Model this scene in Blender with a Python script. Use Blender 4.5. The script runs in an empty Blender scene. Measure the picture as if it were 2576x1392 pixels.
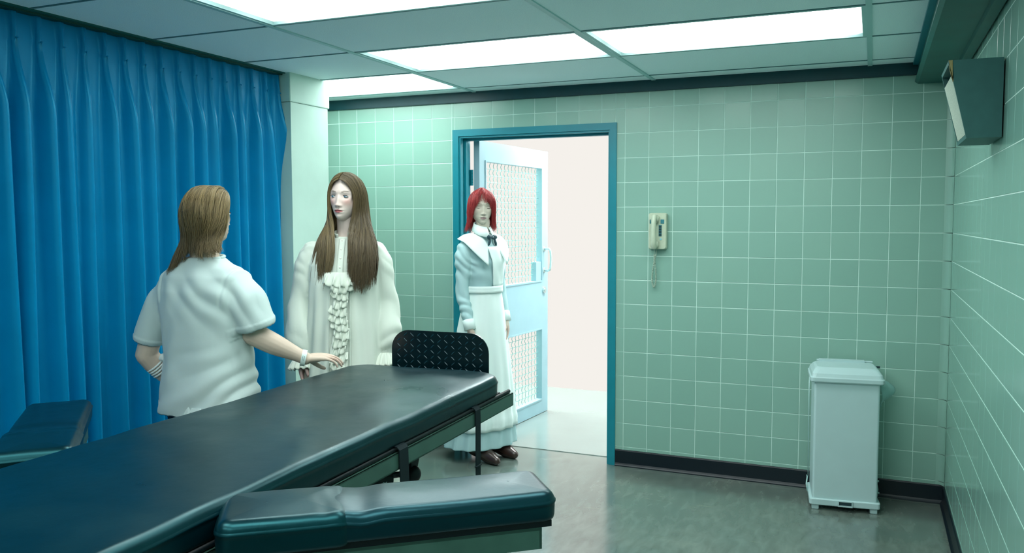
import bpy, bmesh, math, random
import numpy as np
from mathutils import Vector, noise
from math import sin, cos, pi, radians, sqrt, exp
random.seed(7); rng = np.random.default_rng(7)
S = bpy.context.scene
COL = S.collection
PI = pi

# ------------------------------------------------------------------ camera, world, exposure
cam_d = bpy.data.cameras.new('camera'); cam = bpy.data.objects.new('camera', cam_d); COL.objects.link(cam)
cam.location = (1.44077, -4.93939, 1.56653)
cam.rotation_euler = (PI/2 - 0.0648653, 0.0, 0.389499)
cam_d.sensor_width = 36.0; cam_d.lens = 2050.645/2576*36.0
cam_d.shift_x = -65.17/2576; cam_d.shift_y = -8.70/2576
cam_d.clip_start = 0.02
S.camera = cam
wd = bpy.data.worlds.new('world'); S.world = wd; wd.use_nodes = True
wd.node_tree.nodes['Background'].inputs[0].default_value = (0.10, 0.30, 0.38, 1)
wd.node_tree.nodes['Background'].inputs[1].default_value = 0.25
S.view_settings.view_transform = 'Standard'; S.view_settings.look = 'None'
S.view_settings.exposure = 0.0; S.view_settings.gamma = 1.0
S.view_settings.use_curve_mapping = False
S.cycles.max_bounces = 8; S.cycles.diffuse_bounces = 5; S.cycles.sample_clamp_indirect = 6
ROOM_L = 8.6            # radiance of the ceiling fixtures
ROOM_C = (0.90, 1.0, 0.97)
CORR_L = 38.0
def area(name, loc, rot, sx, sy, power, color):
    d = bpy.data.lights.new(name, 'AREA'); d.shape = 'RECTANGLE'; d.size = sx; d.size_y = sy
    d.energy = power; d.color = color
    o = bpy.data.objects.new(name, d); COL.objects.link(o); o.location = loc; o.rotation_euler = rot
    return o

# ------------------------------------------------------------------ materials
def lin(c):
    return tuple(((v/255.0)/12.92 if v/255.0 <= 0.04045 else ((v/255.0+0.055)/1.055)**2.4) for v in c)
def mat(name, col, rough=0.5, spec=0.5, metal=0.0, var=0.0, vscale=8.0, bump=0.0, bscale=60.0, attr=None,
        coat=0.0, sheen=0.0, emit=None, estr=0.0, stretch=(1,1,1), tint=None, trans=0.0, alpha=1.0, rvar=0.0):
    m = bpy.data.materials.new(name); m.use_nodes = True
    nt = m.node_tree; b = nt.nodes['Principled BSDF']; L = nt.links
    b.inputs['Base Color'].default_value = (*col, 1)
    b.inputs['Roughness'].default_value = rough
    b.inputs['Specular IOR Level'].default_value = spec
    b.inputs['Metallic'].default_value = metal
    b.inputs['Coat Weight'].default_value = coat
    b.inputs['Coat Roughness'].default_value = 0.15
    b.inputs['Sheen Weight'].default_value = sheen
    b.inputs['Alpha'].default_value = alpha
    b.inputs['Transmission Weight'].default_value = trans
    if tint: b.inputs['Specular Tint'].default_value = (*tint, 1)
    if emit:
        b.inputs['Emission Color'].default_value = (*emit, 1); b.inputs['Emission Strength'].default_value = estr
    tc = nt.nodes.new('ShaderNodeTexCoord'); mp = nt.nodes.new('ShaderNodeMapping')
    mp.inputs['Scale'].default_value = stretch
    L.new(tc.outputs['Object'], mp.inputs['Vector'])
    src = None
    if attr:
        a = nt.nodes.new('ShaderNodeAttribute'); a.attribute_name = attr; src = a.outputs['Color']
    if var > 0 or rvar > 0:
        n = nt.nodes.new('ShaderNodeTexNoise'); n.inputs['Scale'].default_value = vscale
        n.inputs['Detail'].default_value = 5
        L.new(mp.outputs['Vector'], n.inputs['Vector'])
    if var > 0:
        mr = nt.nodes.new('ShaderNodeMapRange'); mr.inputs[1].default_value = 0.3; mr.inputs[2].default_value = 0.7
        mr.inputs[3].default_value = 1-var; mr.inputs[4].default_value = 1+var
        L.new(n.outputs['Fac'], mr.inputs[0])
        mx = nt.nodes.new('ShaderNodeVectorMath'); mx.operation = 'SCALE'
        if src: L.new(src, mx.inputs[0])
        else: mx.inputs[0].default_value = col
        L.new(mr.outputs[0], mx.inputs['Scale']); src = mx.outputs[0]
    if src: L.new(src, b.inputs['Base Color'])
    if rvar > 0:
        r2 = nt.nodes.new('ShaderNodeMapRange'); r2.inputs[1].default_value = 0.3; r2.inputs[2].default_value = 0.7
        r2.inputs[3].default_value = max(0.02, rough-rvar); r2.inputs[4].default_value = rough+rvar
        L.new(n.outputs['Fac'], r2.inputs[0]); L.new(r2.outputs[0], b.inputs['Roughness'])
    if bump > 0:
        n2 = nt.nodes.new('ShaderNodeTexNoise'); n2.inputs['Scale'].default_value = bscale; n2.inputs['Detail'].default_value = 4
        L.new(mp.outputs['Vector'], n2.inputs['Vector'])
        bp = nt.nodes.new('ShaderNodeBump'); bp.inputs['Strength'].default_value = bump; bp.inputs['Distance'].default_value = 0.01
        L.new(n2.outputs['Fac'], bp.inputs['Height']); L.new(bp.outputs['Normal'], b.inputs['Normal'])
    return m
def emat(name, col, s):
    m = bpy.data.materials.new(name); m.use_nodes = True; nt = m.node_tree
    nt.nodes.remove(nt.nodes['Principled BSDF'])
    e = nt.nodes.new('ShaderNodeEmission'); e.inputs[0].default_value = (*col, 1); e.inputs[1].default_value = s
    nt.links.new(e.outputs[0], nt.nodes['Material Output'].inputs[0]); return m
M = {}
M['tile'] = mat('glazed_green_tile', (0.240, 0.425, 0.358), 0.30, 0.5)
M['tile_b'] = mat('glazed_green_tile_b', (0.252, 0.435, 0.366), 0.27, 0.5)
M['tile_c'] = mat('glazed_green_tile_c', (0.228, 0.41, 0.344), 0.33, 0.5)
M['grout'] = mat('pale_grout', (0.60, 0.80, 0.73), 0.7, 0.3, var=0.05)
M['tile_r'] = mat('glossy_wall_tile', (0.22, 0.42, 0.355), 0.16, 0.6)
M['trim'] = mat('teal_black_trim', (0.0, 0.045, 0.058), 0.45, 0.4, var=0.1)
M['duct'] = mat('teal_painted_duct', (0.0, 0.095, 0.085), 0.45, 0.4, var=0.12)
M['base'] = mat('black_rubber_base', (0.0, 0.006, 0.012), 0.4, 0.4)
M['frame'] = mat('teal_door_frame_paint', (0.0, 0.20, 0.26), 0.4, 0.5, var=0.06)
M['door'] = mat('door_paint_hazed_pale', (0.27, 0.42, 0.48), 0.4, 0.5, var=0.03)  # paler than the blue paint itself: haze from the bright doorway mixed in
M['ceil'] = mat('acoustic_tile', (0.84, 0.97, 1.0), 0.9, 0.1, var=0.10, vscale=300, bump=0.25, bscale=260)
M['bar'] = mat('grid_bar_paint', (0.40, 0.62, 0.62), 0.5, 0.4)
M['bar_dark'] = mat('grid_bar_painted_shadow', (0.10, 0.22, 0.24), 0.6, 0.2)  # cross bars coloured dark to draw the thin shadow lines between tiles
M['plaster'] = mat('pale_green_plaster', (0.46, 0.64, 0.57), 0.7, 0.3, var=0.03, bump=0.03, bscale=120)
M['white'] = mat('corridor_white', (0.80, 0.86, 0.86), 0.6, 0.3, var=0.02)
M['curtain'] = mat('blue_curtain_cloth', (0.0, 0.195, 0.42), 0.33, 0.45, var=0.06, vscale=5, bump=0.05, bscale=700, tint=(0.2,0.85,1.0))
M['track'] = mat('dark_green_track', (0.0, 0.06, 0.05), 0.5, 0.4)
M['leather'] = mat('dark_teal_vinyl', (0.0, 0.010, 0.015), 0.32, 0.58, var=0.15, vscale=6, bump=0.08, bscale=14, tint=(0.20, 0.85, 0.95), rvar=0.05)
M['black'] = mat('black_board', (0.0, 0.004, 0.007), 0.5, 0.3)
M['strap'] = mat('black_webbing', (0.001, 0.010, 0.014), 0.7, 0.3, bump=0.1, bscale=900)
M['steel'] = mat('painted_grey_green_steel', (0.055, 0.13, 0.105), 0.38, 0.6, metal=0.3, var=0.12, vscale=14, rvar=0.08)
M['darkmetal'] = mat('black_diamond_plate', (0.0, 0.007, 0.010), 0.25, 0.6)
M['lug'] = mat('worn_tread_lugs', (0.01, 0.045, 0.06), 0.25, 0.8, metal=0.2)
M['bin'] = mat('white_enamel_steel', (0.46, 0.62, 0.63), 0.38, 0.5, var=0.02)
M['bag'] = mat('thin_green_plastic', (0.35, 0.60, 0.58), 0.3, 0.6, alpha=0.6)
M['rod'] = mat('bin_rod_metal', (0.42, 0.62, 0.60), 0.3, 0.6, metal=0.3)
M['grey'] = mat('dark_hollow', (0.02, 0.05, 0.06), 0.6, 0.3)
M['phone'] = mat('ivory_telephone_plastic', (0.50, 0.57, 0.44), 0.4, 0.5, var=0.04, vscale=40)
M['phone_b'] = mat('telephone_keypad_blue', (0.03, 0.20, 0.24), 0.4, 0.5)
M['cord'] = mat('cord_vinyl', (0.36, 0.47, 0.38), 0.45, 0.5)
M['spk'] = mat('speaker_cabinet_laminate', (0.032, 0.125, 0.12), 0.55, 0.4, var=0.06, vscale=30)
M['grille'] = mat('speaker_grille_cloth', (0.42, 0.50, 0.42), 0.8, 0.2, var=0.12, vscale=60, stretch=(6,1,6), bump=0.2, bscale=300)
M['ply'] = mat('raw_edge_plywood', (0.36, 0.30, 0.14), 0.7, 0.2, var=0.1)
M['skin'] = mat('skin', (0.7, 0.6, 0.52), 0.48, 0.4, attr='Col', var=0.03, vscale=40)
M['hair_a'] = mat('hair_strands', (0.3, 0.2, 0.1), 0.45, 0.5, attr='Col')
M['lidline'] = mat('lash_line', (0.03, 0.03, 0.03), 0.6, 0.3)
M['eyew'] = mat('eye_white', (0.50, 0.56, 0.58), 0.25, 0.5)
M['iris'] = mat('blue_iris', (0.05, 0.14, 0.22), 0.2, 0.5)
M['cotton'] = mat('white_cotton_jersey', (0.54, 0.65, 0.64), 0.85, 0.15, sheen=0.15, bump=0.06, bscale=500)
M['gown'] = mat('cream_cotton_gown', (0.66, 0.72, 0.65), 0.8, 0.2, sheen=0.1, bump=0.06, bscale=500)
M['ruffle'] = mat('cream_ruffle_lace', (0.68, 0.73, 0.65), 0.85, 0.2, bump=0.08, bscale=500)
M['apron'] = mat('white_apron_cotton', (0.76, 0.87, 0.85), 0.8, 0.2, bump=0.05, bscale=500)
M['dress'] = mat('pale_grey_blue_dress', (0.40, 0.58, 0.60), 0.8, 0.2, bump=0.06, bscale=500)
M['bow'] = mat('dark_bow_ribbon', (0.01, 0.045, 0.06), 0.5, 0.4)
M['trouser'] = mat('navy_trouser_cloth', (0.003, 0.012, 0.03), 0.8, 0.2)
M['shoe'] = mat('brown_leather_shoe', (0.035, 0.018, 0.014), 0.25, 0.6)
M['shoe_b'] = mat('black_shoe', (0.01, 0.012, 0.015), 0.3, 0.5)
M['band'] = mat('wristband_vinyl', (0.66, 0.78, 0.74), 0.4, 0.4)
M['print'] = mat('wristband_print', (0.10, 0.20, 0.26), 0.6, 0.3)
M['gauze'] = mat('white_gauze', (0.78, 0.84, 0.82), 0.9, 0.1, bump=0.3, bscale=400)
M['pearl'] = mat('pearl_button', (0.85, 0.88, 0.78), 0.2, 0.7)
M['chrome'] = mat('satin_chrome', (0.6, 0.7, 0.7), 0.25, 0.6, metal=0.8)
M['wire'] = mat('mesh_wire', (0.16, 0.40, 0.38), 0.4, 0.5)
M['leatherdark'] = mat('cover_vinyl', (0.0, 0.010, 0.016), 0.31, 0.60, var=0.12, vscale=6, bump=0.10, bscale=18, tint=(0.28,0.85,1.0))
# floor: mottled vinyl with scuffs
def floor_mat():
    m = mat('grey_green_vinyl_floor', (0.115, 0.165, 0.145), 0.26, 0.6, coat=0.7)
    nt = m.node_tree; b = nt.nodes['Principled BSDF']; L = nt.links
    tc = nt.nodes.new('ShaderNodeTexCoord')
    def nz(scale, detail, st=(1,1,1), dist=0.0):
        mp = nt.nodes.new('ShaderNodeMapping'); mp.inputs['Scale'].default_value = st
        n = nt.nodes.new('ShaderNodeTexNoise'); n.inputs['Scale'].default_value = scale; n.inputs['Detail'].default_value = detail
        n.inputs['Distortion'].default_value = dist
        L.new(tc.outputs['Object'], mp.inputs['Vector']); L.new(mp.outputs['Vector'], n.inputs['Vector']); return n
    a = nz(2.2, 8, dist=0.6); c = nz(22, 6, (1, .35, 1), 0.5); sc = nz(9, 3, (.4, 6, 1), 1.5)
    r = nt.nodes.new('ShaderNodeValToRGB'); r.color_ramp.elements[0].position = 0.30; r.color_ramp.elements[1].position = 0.72
    r.color_ramp.elements[0].color = (0.095, 0.135, 0.122, 1); r.color_ramp.elements[1].color = (0.135, 0.165, 0.143, 1)
    L.new(a.outputs['Fac'], r.inputs[0])
    r2 = nt.nodes.new('ShaderNodeMapRange'); r2.inputs[1].default_value = .3; r2.inputs[2].default_value = .7
    r2.inputs[3].default_value = .80; r2.inputs[4].default_value = 1.18; L.new(c.outputs['Fac'], r2.inputs[0])
    v = nt.nodes.new('ShaderNodeVectorMath'); v.operation = 'SCALE'; L.new(r.outputs[0], v.inputs[0]); L.new(r2.outputs[0], v.inputs['Scale'])
    r3 = nt.nodes.new('ShaderNodeValToRGB'); r3.color_ramp.elements[0].position = 0.70; r3.color_ramp.elements[1].position = 0.76
    L.new(sc.outputs['Fac'], r3.inputs[0])
    mx = nt.nodes.new('ShaderNodeMixRGB'); mx.inputs[2].default_value = (0.23, 0.26, 0.18, 1)
    sf = nt.nodes.new('ShaderNodeMath'); sf.operation = 'MULTIPLY'; sf.inputs[1].default_value = .45
    L.new(r3.outputs[0], sf.inputs[0]); L.new(sf.outputs[0], mx.inputs[0]); L.new(v.outputs[0], mx.inputs[1])
    L.new(mx.outputs[0], b.inputs['Base Color'])
    rr = nt.nodes.new('ShaderNodeMapRange'); rr.inputs[1].default_value = .3; rr.inputs[2].default_value = .7
    rr.inputs[3].default_value = .17; rr.inputs[4].default_value = .27; L.new(a.outputs['Fac'], rr.inputs[0]); L.new(rr.outputs[0], b.inputs['Roughness'])
    bp = nt.nodes.new('ShaderNodeBump'); bp.inputs['Strength'].default_value = .02; bp.inputs['Distance'].default_value = .01
    L.new(c.outputs['Fac'], bp.inputs['Height']); L.new(bp.outputs[0], b.inputs['Normal'])
    return m
M['floor'] = floor_mat()
# diffuser of a ceiling fixture: brighter along its two tubes
def diffuser_mat():
    m = bpy.data.materials.new('lit_diffuser'); m.use_nodes = True; nt = m.node_tree; L = nt.links
    nt.nodes.remove(nt.nodes['Principled BSDF'])
    e = nt.nodes.new('ShaderNodeEmission'); tc = nt.nodes.new('ShaderNodeTexCoord'); sp = nt.nodes.new('ShaderNodeSeparateXYZ')
    L.new(tc.outputs['Object'], sp.inputs[0])
    def mth(op, a, b=None):
        n = nt.nodes.new('ShaderNodeMath'); n.operation = op
        for i, q in enumerate((a, b)):
            if q is None: continue
            if isinstance(q, (int, float)): n.inputs[i].default_value = q
            else: L.new(q, n.inputs[i])
        return n.outputs[0]
    ay = mth('ABSOLUTE', sp.outputs['Y']); d = mth('SUBTRACT', ay, 0.14); d2 = mth('MULTIPLY', d, d)
    g = mth('EXPONENT', mth('MULTIPLY', d2, -1/(2*0.055**2)))
    ax = mth('ABSOLUTE', sp.outputs['X'])
    ed = mth('MINIMUM', mth('MAXIMUM', mth('MULTIPLY', mth('SUBTRACT', 0.60, ax), 9.0), 0.0), 1.0)
    st = mth('ADD', mth('MULTIPLY', mth('MULTIPLY', g, ed), ROOM_L*1.1), ROOM_L*0.55)
    st = mth('MULTIPLY', st, mth('ADD', mth('MULTIPLY', ed, 0.8), 0.2))
    e.inputs[0].default_value = (*ROOM_C, 1); L.new(st, e.inputs[1])
    L.new(e.outputs[0], nt.nodes['Material Output'].inputs[0]); return m
M['diff'] = diffuser_mat()
M['corr_fill'] = emat('corridor_fill_lit', (0.93, 1.0, 0.98), CORR_L)
M['glow_sheet'] = emat('corridor_end_glow', (0.914, 0.880, 0.831), 1.0)

# ------------------------------------------------------------------ object helpers
W = {}
def wpos(o): return W.get(o, Vector((0,0,0)))
def link(o, parent=None, origin=(0,0,0)):
    COL.objects.link(o); W[o] = Vector(origin)
    if parent is not None:
        o.parent = parent; o.location = Vector(origin) - wpos(parent)
    else: o.location = origin
    return o
def mesh_obj(name, me, m, parent=None, origin=None, smooth=False, kind=None):
    """mesh data in world coordinates -> object whose origin sits at its parent's (or at origin)"""
    if origin is None: origin = wpos(parent) if parent is not None else (0,0,0)
    origin = Vector(origin)
    if origin.length > 0:
        for v in me.vertices: v.co -= origin
    if m is not None and not me.materials:
        for k in (m if isinstance(m, (list, tuple)) else [m]): me.materials.append(k)
    if smooth: me.shade_smooth()
    o = bpy.data.objects.new(name, me); link(o, parent, origin)
    if kind: o['kind'] = kind
    return o
def pyd(verts, faces, name='m'):
    me = bpy.data.meshes.new(name); me.from_pydata([tuple(v) for v in verts], [], faces); me.update(); return me
def thing(name, label, cat, loc, group=None):
    o = bpy.data.objects.new(name, None); o.empty_display_size = 0.1; link(o, None, loc)
    o['label'] = label; o['category'] = cat
    if group: o['group'] = group
    return o
def structure(o): o['kind'] = 'structure'; return o
class B:
    """collects primitives into one mesh, world coordinates"""
    def __init__(s): s.v = []; s.f = []; s.mi = []
    def add(s, v, f, mi=0):
        k = len(s.v); s.v += [tuple(q) for q in v]; s.f += [tuple(i+k for i in q) for q in f]; s.mi += [mi]*len(f); return s
    def box(s, a, b, mi=0, bev=0.0):
        x0, y0, z0 = a; x1, y1, z1 = b
        if bev <= 0:
            v = [(x0,y0,z0),(x1,y0,z0),(x1,y1,z0),(x0,y1,z0),(x0,y0,z1),(x1,y0,z1),(x1,y1,z1),(x0,y1,z1)]
            return s.add(v, [(0,3,2,1),(4,5,6,7),(0,1,5,4),(1,2,6,5),(2,3,7,6),(3,0,4,7)], mi)
        bm = bmesh.new(); bmesh.ops.create_cube(bm, size=1)
        for q in bm.verts: q.co = Vector(((x0+x1)/2+q.co.x*(x1-x0), (y0+y1)/2+q.co.y*(y1-y0), (z0+z1)/2+q.co.z*(z1-z0)))
        bmesh.ops.bevel(bm, geom=list(bm.edges), offset=bev, segments=2, affect='EDGES')
        s.frombm(bm, mi); return s
    def frombm(s, bm, mi=0):
        bm.verts.index_update(); s.add([q.co[:] for q in bm.verts], [tuple(w.index for w in f.verts) for f in bm.faces], mi); bm.free()
    def cyl(s, a, b, r, n=16, r2=None, mi=0):
        a = Vector(a); b = Vector(b); d = (b-a).normalized(); r2 = r if r2 is None else r2
        u = d.orthogonal().normalized(); w = d.cross(u)
        v = [a+u*(r*cos(2*PI*i/n))+w*(r*sin(2*PI*i/n)) for i in range(n)]+[b+u*(r2*cos(2*PI*i/n))+w*(r2*sin(2*PI*i/n)) for i in range(n)]
        f = [(i,(i+1)%n,n+(i+1)%n,n+i) for i in range(n)]+[tuple(range(n-1,-1,-1)), tuple(range(n,2*n))]
        return s.add(v, f, mi)
    def tube(s, pts, rad, n=8, mi=0, closed=False):
        pts = [Vector(p) for p in pts]; N = len(pts); vs = []; fs = []
        rad = rad if hasattr(rad, '__len__') else [rad]*N
        t0 = (pts[1]-pts[0]).normalized(); u = t0.orthogonal().normalized()
        for i, p in enumerate(pts):
            t = (pts[min(i+1,N-1)]-pts[max(i-1,0)]).normalized()
            u = (u - t*u.dot(t)).normalized(); w = t.cross(u)
            vs += [p+u*(rad[i]*cos(2*PI*k/n))+w*(rad[i]*sin(2*PI*k/n)) for k in range(n)]
        for i in range(N-1):
            for k in range(n): fs.append((i*n+k, i*n+(k+1)%n, (i+1)*n+(k+1)%n, (i+1)*n+k))
        fs += [tuple(range(n-1,-1,-1)), tuple(range((N-1)*n, N*n))]
        return s.add(vs, fs, mi)
    def loft(s, rings, cap=True, mi=0):
        n = len(rings[0]); vs = [p for r in rings for p in r]; fs = []
        for i in range(len(rings)-1):
            for k in range(n): fs.append((i*n+k, i*n+(k+1)%n, (i+1)*n+(k+1)%n, (i+1)*n+k))
        if cap: fs += [tuple(range(n-1,-1,-1)), tuple(range((len(rings)-1)*n, len(rings)*n))]
        return s.add(vs, fs, mi)
    def ell(s, c, r, R=None, sub=3, mi=0):
        bm = bmesh.new(); bmesh.ops.create_icosphere(bm, subdivisions=sub, radius=1)
        for q in bm.verts:
            p = Vector((q.co.x*r[0], q.co.y*r[1], q.co.z*r[2]))
            if R is not None: p = R[0]*p.x+R[1]*p.y+R[2]*p.z
            q.co = p+Vector(c)
        s.frombm(bm, mi); return s
    def mesh(s, name='m'):
        me = pyd(s.v, s.f, name)
        if any(s.mi): me.polygons.foreach_set('material_index', s.mi)
        return me
    def obj(s, name, m, parent=None, smooth=False, kind=None, origin=None):
        return mesh_obj(name, s.mesh(name), m, parent, origin, smooth, kind)
def remesh(me, voxel, smooth=3, fac=0.5):
    ob = bpy.data.objects.new('tmp', me); COL.objects.link(ob)
    r = ob.modifiers.new('r', 'REMESH'); r.mode = 'VOXEL'; r.voxel_size = voxel; r.adaptivity = 0
    if smooth:
        q = ob.modifiers.new('s', 'SMOOTH'); q.factor = fac; q.iterations = smooth
    dg = bpy.context.evaluated_depsgraph_get(); dg.update()
    out = bpy.data.meshes.new_from_object(ob.evaluated_get(dg))
    bpy.data.objects.remove(ob); out.materials.clear(); return out
def getco(me):
    a = np.empty(len(me.vertices)*3, dtype=np.float32); me.vertices.foreach_get('co', a); return a.reshape(-1,3).astype(float)
def setco(me, a): me.vertices.foreach_set('co', np.asarray(a, dtype=np.float32).ravel()); me.update()
def getno(me):
    a = np.empty(len(me.vertices)*3, dtype=np.float32); me.vertices.foreach_get('normal', a); return a.reshape(-1,3).astype(float)
def nz(P, sc):
    """noise at points scaled by sc per axis"""
    Q = P*np.asarray(sc); return np.array([noise.noise(q) for q in Q])
def displace(me, fn):
    P = getco(me); Nn = getno(me); setco(me, P+Nn*fn(P, Nn)[:,None])
def catmull(pts, n):
    pts = [np.asarray(p, float) for p in pts]; P = [2*pts[0]-pts[1]]+pts+[2*pts[-1]-pts[-2]]; out = []
    for i in range(1, len(P)-2):
        for k in range(n):
            t = k/n; out.append(0.5*((2*P[i])+(-P[i-1]+P[i+1])*t+(2*P[i-1]-5*P[i]+4*P[i+1]-P[i+2])*t*t+(-P[i-1]+3*P[i]-3*P[i+1]+P[i+2])*t**3))
    out.append(pts[-1]); return out
def limb(b, pts, rad, n=14, sub=5):
    """tapered rounded limb through joints"""
    q = catmull([list(p)+[r] for p, r in zip(pts, rad)], sub)
    P = [Vector(v[:3]) for v in q]; R_ = [float(v[3]) for v in q]
    d0 = (P[0]-P[1]).normalized(); d1 = (P[-1]-P[-2]).normalized()
    pp = []; rr = []
    for a in (0.99, 0.85, 0.5): pp.append(P[0]+d0*R_[0]*a); rr.append(R_[0]*sqrt(1-a*a))
    pp += P; rr += R_
    for a in (0.5, 0.85, 0.99): pp.append(P[-1]+d1*R_[-1]*a); rr.append(R_[-1]*sqrt(1-a*a))
    b.tube(pp, rr, n)
def sstep(a, b, x): t = np.clip((x-a)/(b-a), 0, 1); return t*t*(3-2*t)

# ------------------------------------------------------------------ ROOM
CZ = 2.421; T = 0.1524; GW = 0.0038; XR = 1.8385
def rowz(r): return (14.82-r)*T
floor = structure(B().box((-3.3,-6.7,-0.12),(2.1,2.3,0.0)).obj('floor', M['floor']))

M['floor_glow'] = mat('corridor_floor_painted_glow', (0.20, 0.25, 0.235), 0.2, 0.6, coat=0.6, var=0.04, vscale=3)  # separate paler floor: the corridor's glow is put into its colour
structure(B().box((-3.16,0.145,0.0),(1.06,2.10,0.004)).obj('floor_corridor_glow', M['floor_glow']))
# --- back wall: grout body with an opening, tiles as parts
b = B()
DX0, DX1, DTOP = -1.198, -0.062, 2.165
b.box((-2.75,0.0,0.0),(DX0,0.14,2.60)); b.box((DX1,0.0,0.0),(2.0,0.14,2.60)); b.box((DX0,0.0,DTOP),(DX1,0.14,2.60))
wall_back = structure(b.obj('wall_back', M['grout']))
def tile_mesh(w, h, m, dx=1, th=0.0015):
    """glazed tile with eased edge, front facing -y; w along x"""
    e = 0.0012
    v = [(0,0,0),(w,0,0),(w,0,h),(0,0,h),(0,-th+.0006,0),(w,-th+.0006,0),(w,-th+.0006,h),(0,-th+.0006,h),
         (e,-th,e),(w-e,-th,e),(w-e,-th,h-e),(e,-th,h-e)]
    f = [(0,1,5,4),(1,2,6,5),(2,3,7,6),(3,0,4,7),(4,5,9,8),(5,6,10,9),(6,7,11,10),(7,4,8,11),(8,9,10,11)]
    me = pyd(v, f, 'tile'); me.materials.append(m); return me
cells = []
TZ0, TZ1 = 0.104, 2.356
xs_edges = [c*T for c in range(-18, 12)] + [1.797]
for i in range(len(xs_edges)-1):
    xa, xb = xs_edges[i], xs_edges[i+1]
    if xb <= -2.75: continue
    for r in range(-1, 15):
        za, zb = rowz(r+1), rowz(r)
        za = max(za, TZ0); zb = min(zb, TZ1)
        if zb-za < 0.012: continue
        rects = [(xa, xb, za, zb)]
        if xb > DX0-.004 and xa < DX1+.004:
            rects = []
            if xa < DX0-.012: rects.append((xa, DX0, za, zb))
            if xb > DX1+.012: rects.append((DX1, xb, za, zb))
            if zb > DTOP+.01:
                x0 = max(xa, DX0) if xa < DX0 else xa; x1 = min(xb, DX1) if xb > DX1 else xb
                if xa < DX0: rects = [(xa, DX0, za, zb)]+[(DX0, xb, max(za,DTOP), zb)]
                elif xb > DX1: rects = [(xa, DX1, max(za,DTOP), zb), (DX1, xb, za, zb)]
                else: rects = [(xa, xb, max(za,DTOP), zb)]
        cells += rects
vis = [c for c in cells if c[0] > -2.30]; hid = [c for c in cells if c[0] <= -2.30]
vis.sort(key=lambda c: -(c[1]-c[0])*(c[3]-c[2])/((c[0]-1.44)**2+24))
big, rest = vis[:300], vis[300:]+hid
tcache = {}; mats3 = [M['tile'], M['tile'], M['tile_b'], M['tile_c']]
for (xa, xb, za, zb) in big:
    k = (round(xb-xa,3), round(zb-za,3), random.randrange(4))
    if k not in tcache: tcache[k] = tile_mesh(xb-xa-GW, zb-za-GW, mats3[k[2]])
    o = bpy.data.objects.new('tile', tcache[k]); link(o, wall_back, (xa+GW/2, 0.0, za+GW/2))
    o.rotation_euler = (random.uniform(-.0025,.0025), 0, random.uniform(-.0025,.0025))
b = B()
for (xa, xb, za, zb) in rest:
    b.box((xa+GW/2,-.0022,za+GW/2),(xb-GW/2,0.001,zb-GW/2))
b.obj('tile', M['tile'], wall_back, kind='stuff')
# concave corner strip where the back wall meets the right wall
for r in range(-1, 15):
    za, zb = max(rowz(r+1), TZ0), min(rowz(r), TZ1)
    if zb-za < .012: continue
    v = []; f = []; R0 = 0.042; n = 6
    for j, z in enumerate((za+GW/2, zb-GW/2)):
        for i in range(n+1):
            a = PI/2*i/n; v.append((XR-.0022-R0+R0*sin(a), -.0022-R0+R0*cos(a), z))
    for i in range(n): f.append((i, i+1, n+2+i, n+1+i))
    mesh_obj('cove_tile', pyd(v, f), M['tile'], wall_back, smooth=True)

# --- right wall
wall_right = structure(B().box((XR,-6.7,0),(XR+.15,0.14,2.60)).obj('wall_right', M['grout']))
rc = []
for k in range(0, 44):
    ya = -0.047-(k+1)*T; yb = -0.047-k*T
    if ya < -6.7: break
    for r in range(-1, 15):
        za, zb = max(rowz(r+1), TZ0), min(rowz(r), 2.30)
        if zb-za > .012: rc.append((ya, yb, za, zb))
GW2 = GW
def rtile(w, h, m):
    e = .0012; th = .0015
    v = [(0,0,0),(0,w,0),(0,w,h),(0,0,h),(-th+.0006,0,0),(-th+.0006,w,0),(-th+.0006,w,h),(-th+.0006,0,h),
         (-th,e,e),(-th,w-e,e),(-th,w-e,h-e),(-th,e,h-e)]
    f = [(4,5,1,0),(5,6,2,1),(6,7,3,2),(7,4,0,3),(8,9,5,4),(9,10,6,5),(10,11,7,6),(11,8,4,7),(11,10,9,8)]
    me = pyd(v, f, 'tile'); me.materials.append(m); return me
rcache = {}; b = B(); nb = 0
for (ya, yb, za, zb) in rc:
    if ya > -2.9 and nb < 300:
        k = (round(zb-za,3),)
        if k not in rcache: rcache[k] = rtile(yb-ya-GW2*.35, zb-za-GW2, M['tile_r'])
        o = bpy.data.objects.new('tile', rcache[k]); link(o, wall_right, (XR, ya+GW2*.18, za+GW2/2)); nb += 1
        o.rotation_euler = (0, random.uniform(-.0015,.0015), random.uniform(-.0008,.0008))
    else: b.box((XR-.0022, ya+GW2*.35, za+GW2/2), (XR+.001, yb-GW2*.35, zb-GW2/2))
b.obj('tile', M['tile_r'], wall_right, kind='stuff')

structure(B().box((-2.75,-6.85,0),(2.0,-6.7,2.6)).obj('wall_front', M['plaster']))
structure(B().box((-2.9,-6.7,0),(-2.75,0.14,2.6)).obj('wall_left', M['plaster']))
# pier with a boxed header beside the curtain
b = B(); b.box((-2.75,-1.06,0),(-1.703,-0.712,2.252)); pier = structure(b.obj('trim_1', M['plaster']))
B().box((-2.75,-1.07,2.254),(-1.697,-0.700,2.436), bev=.003).obj('header_box', M['plaster'], pier)
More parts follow.
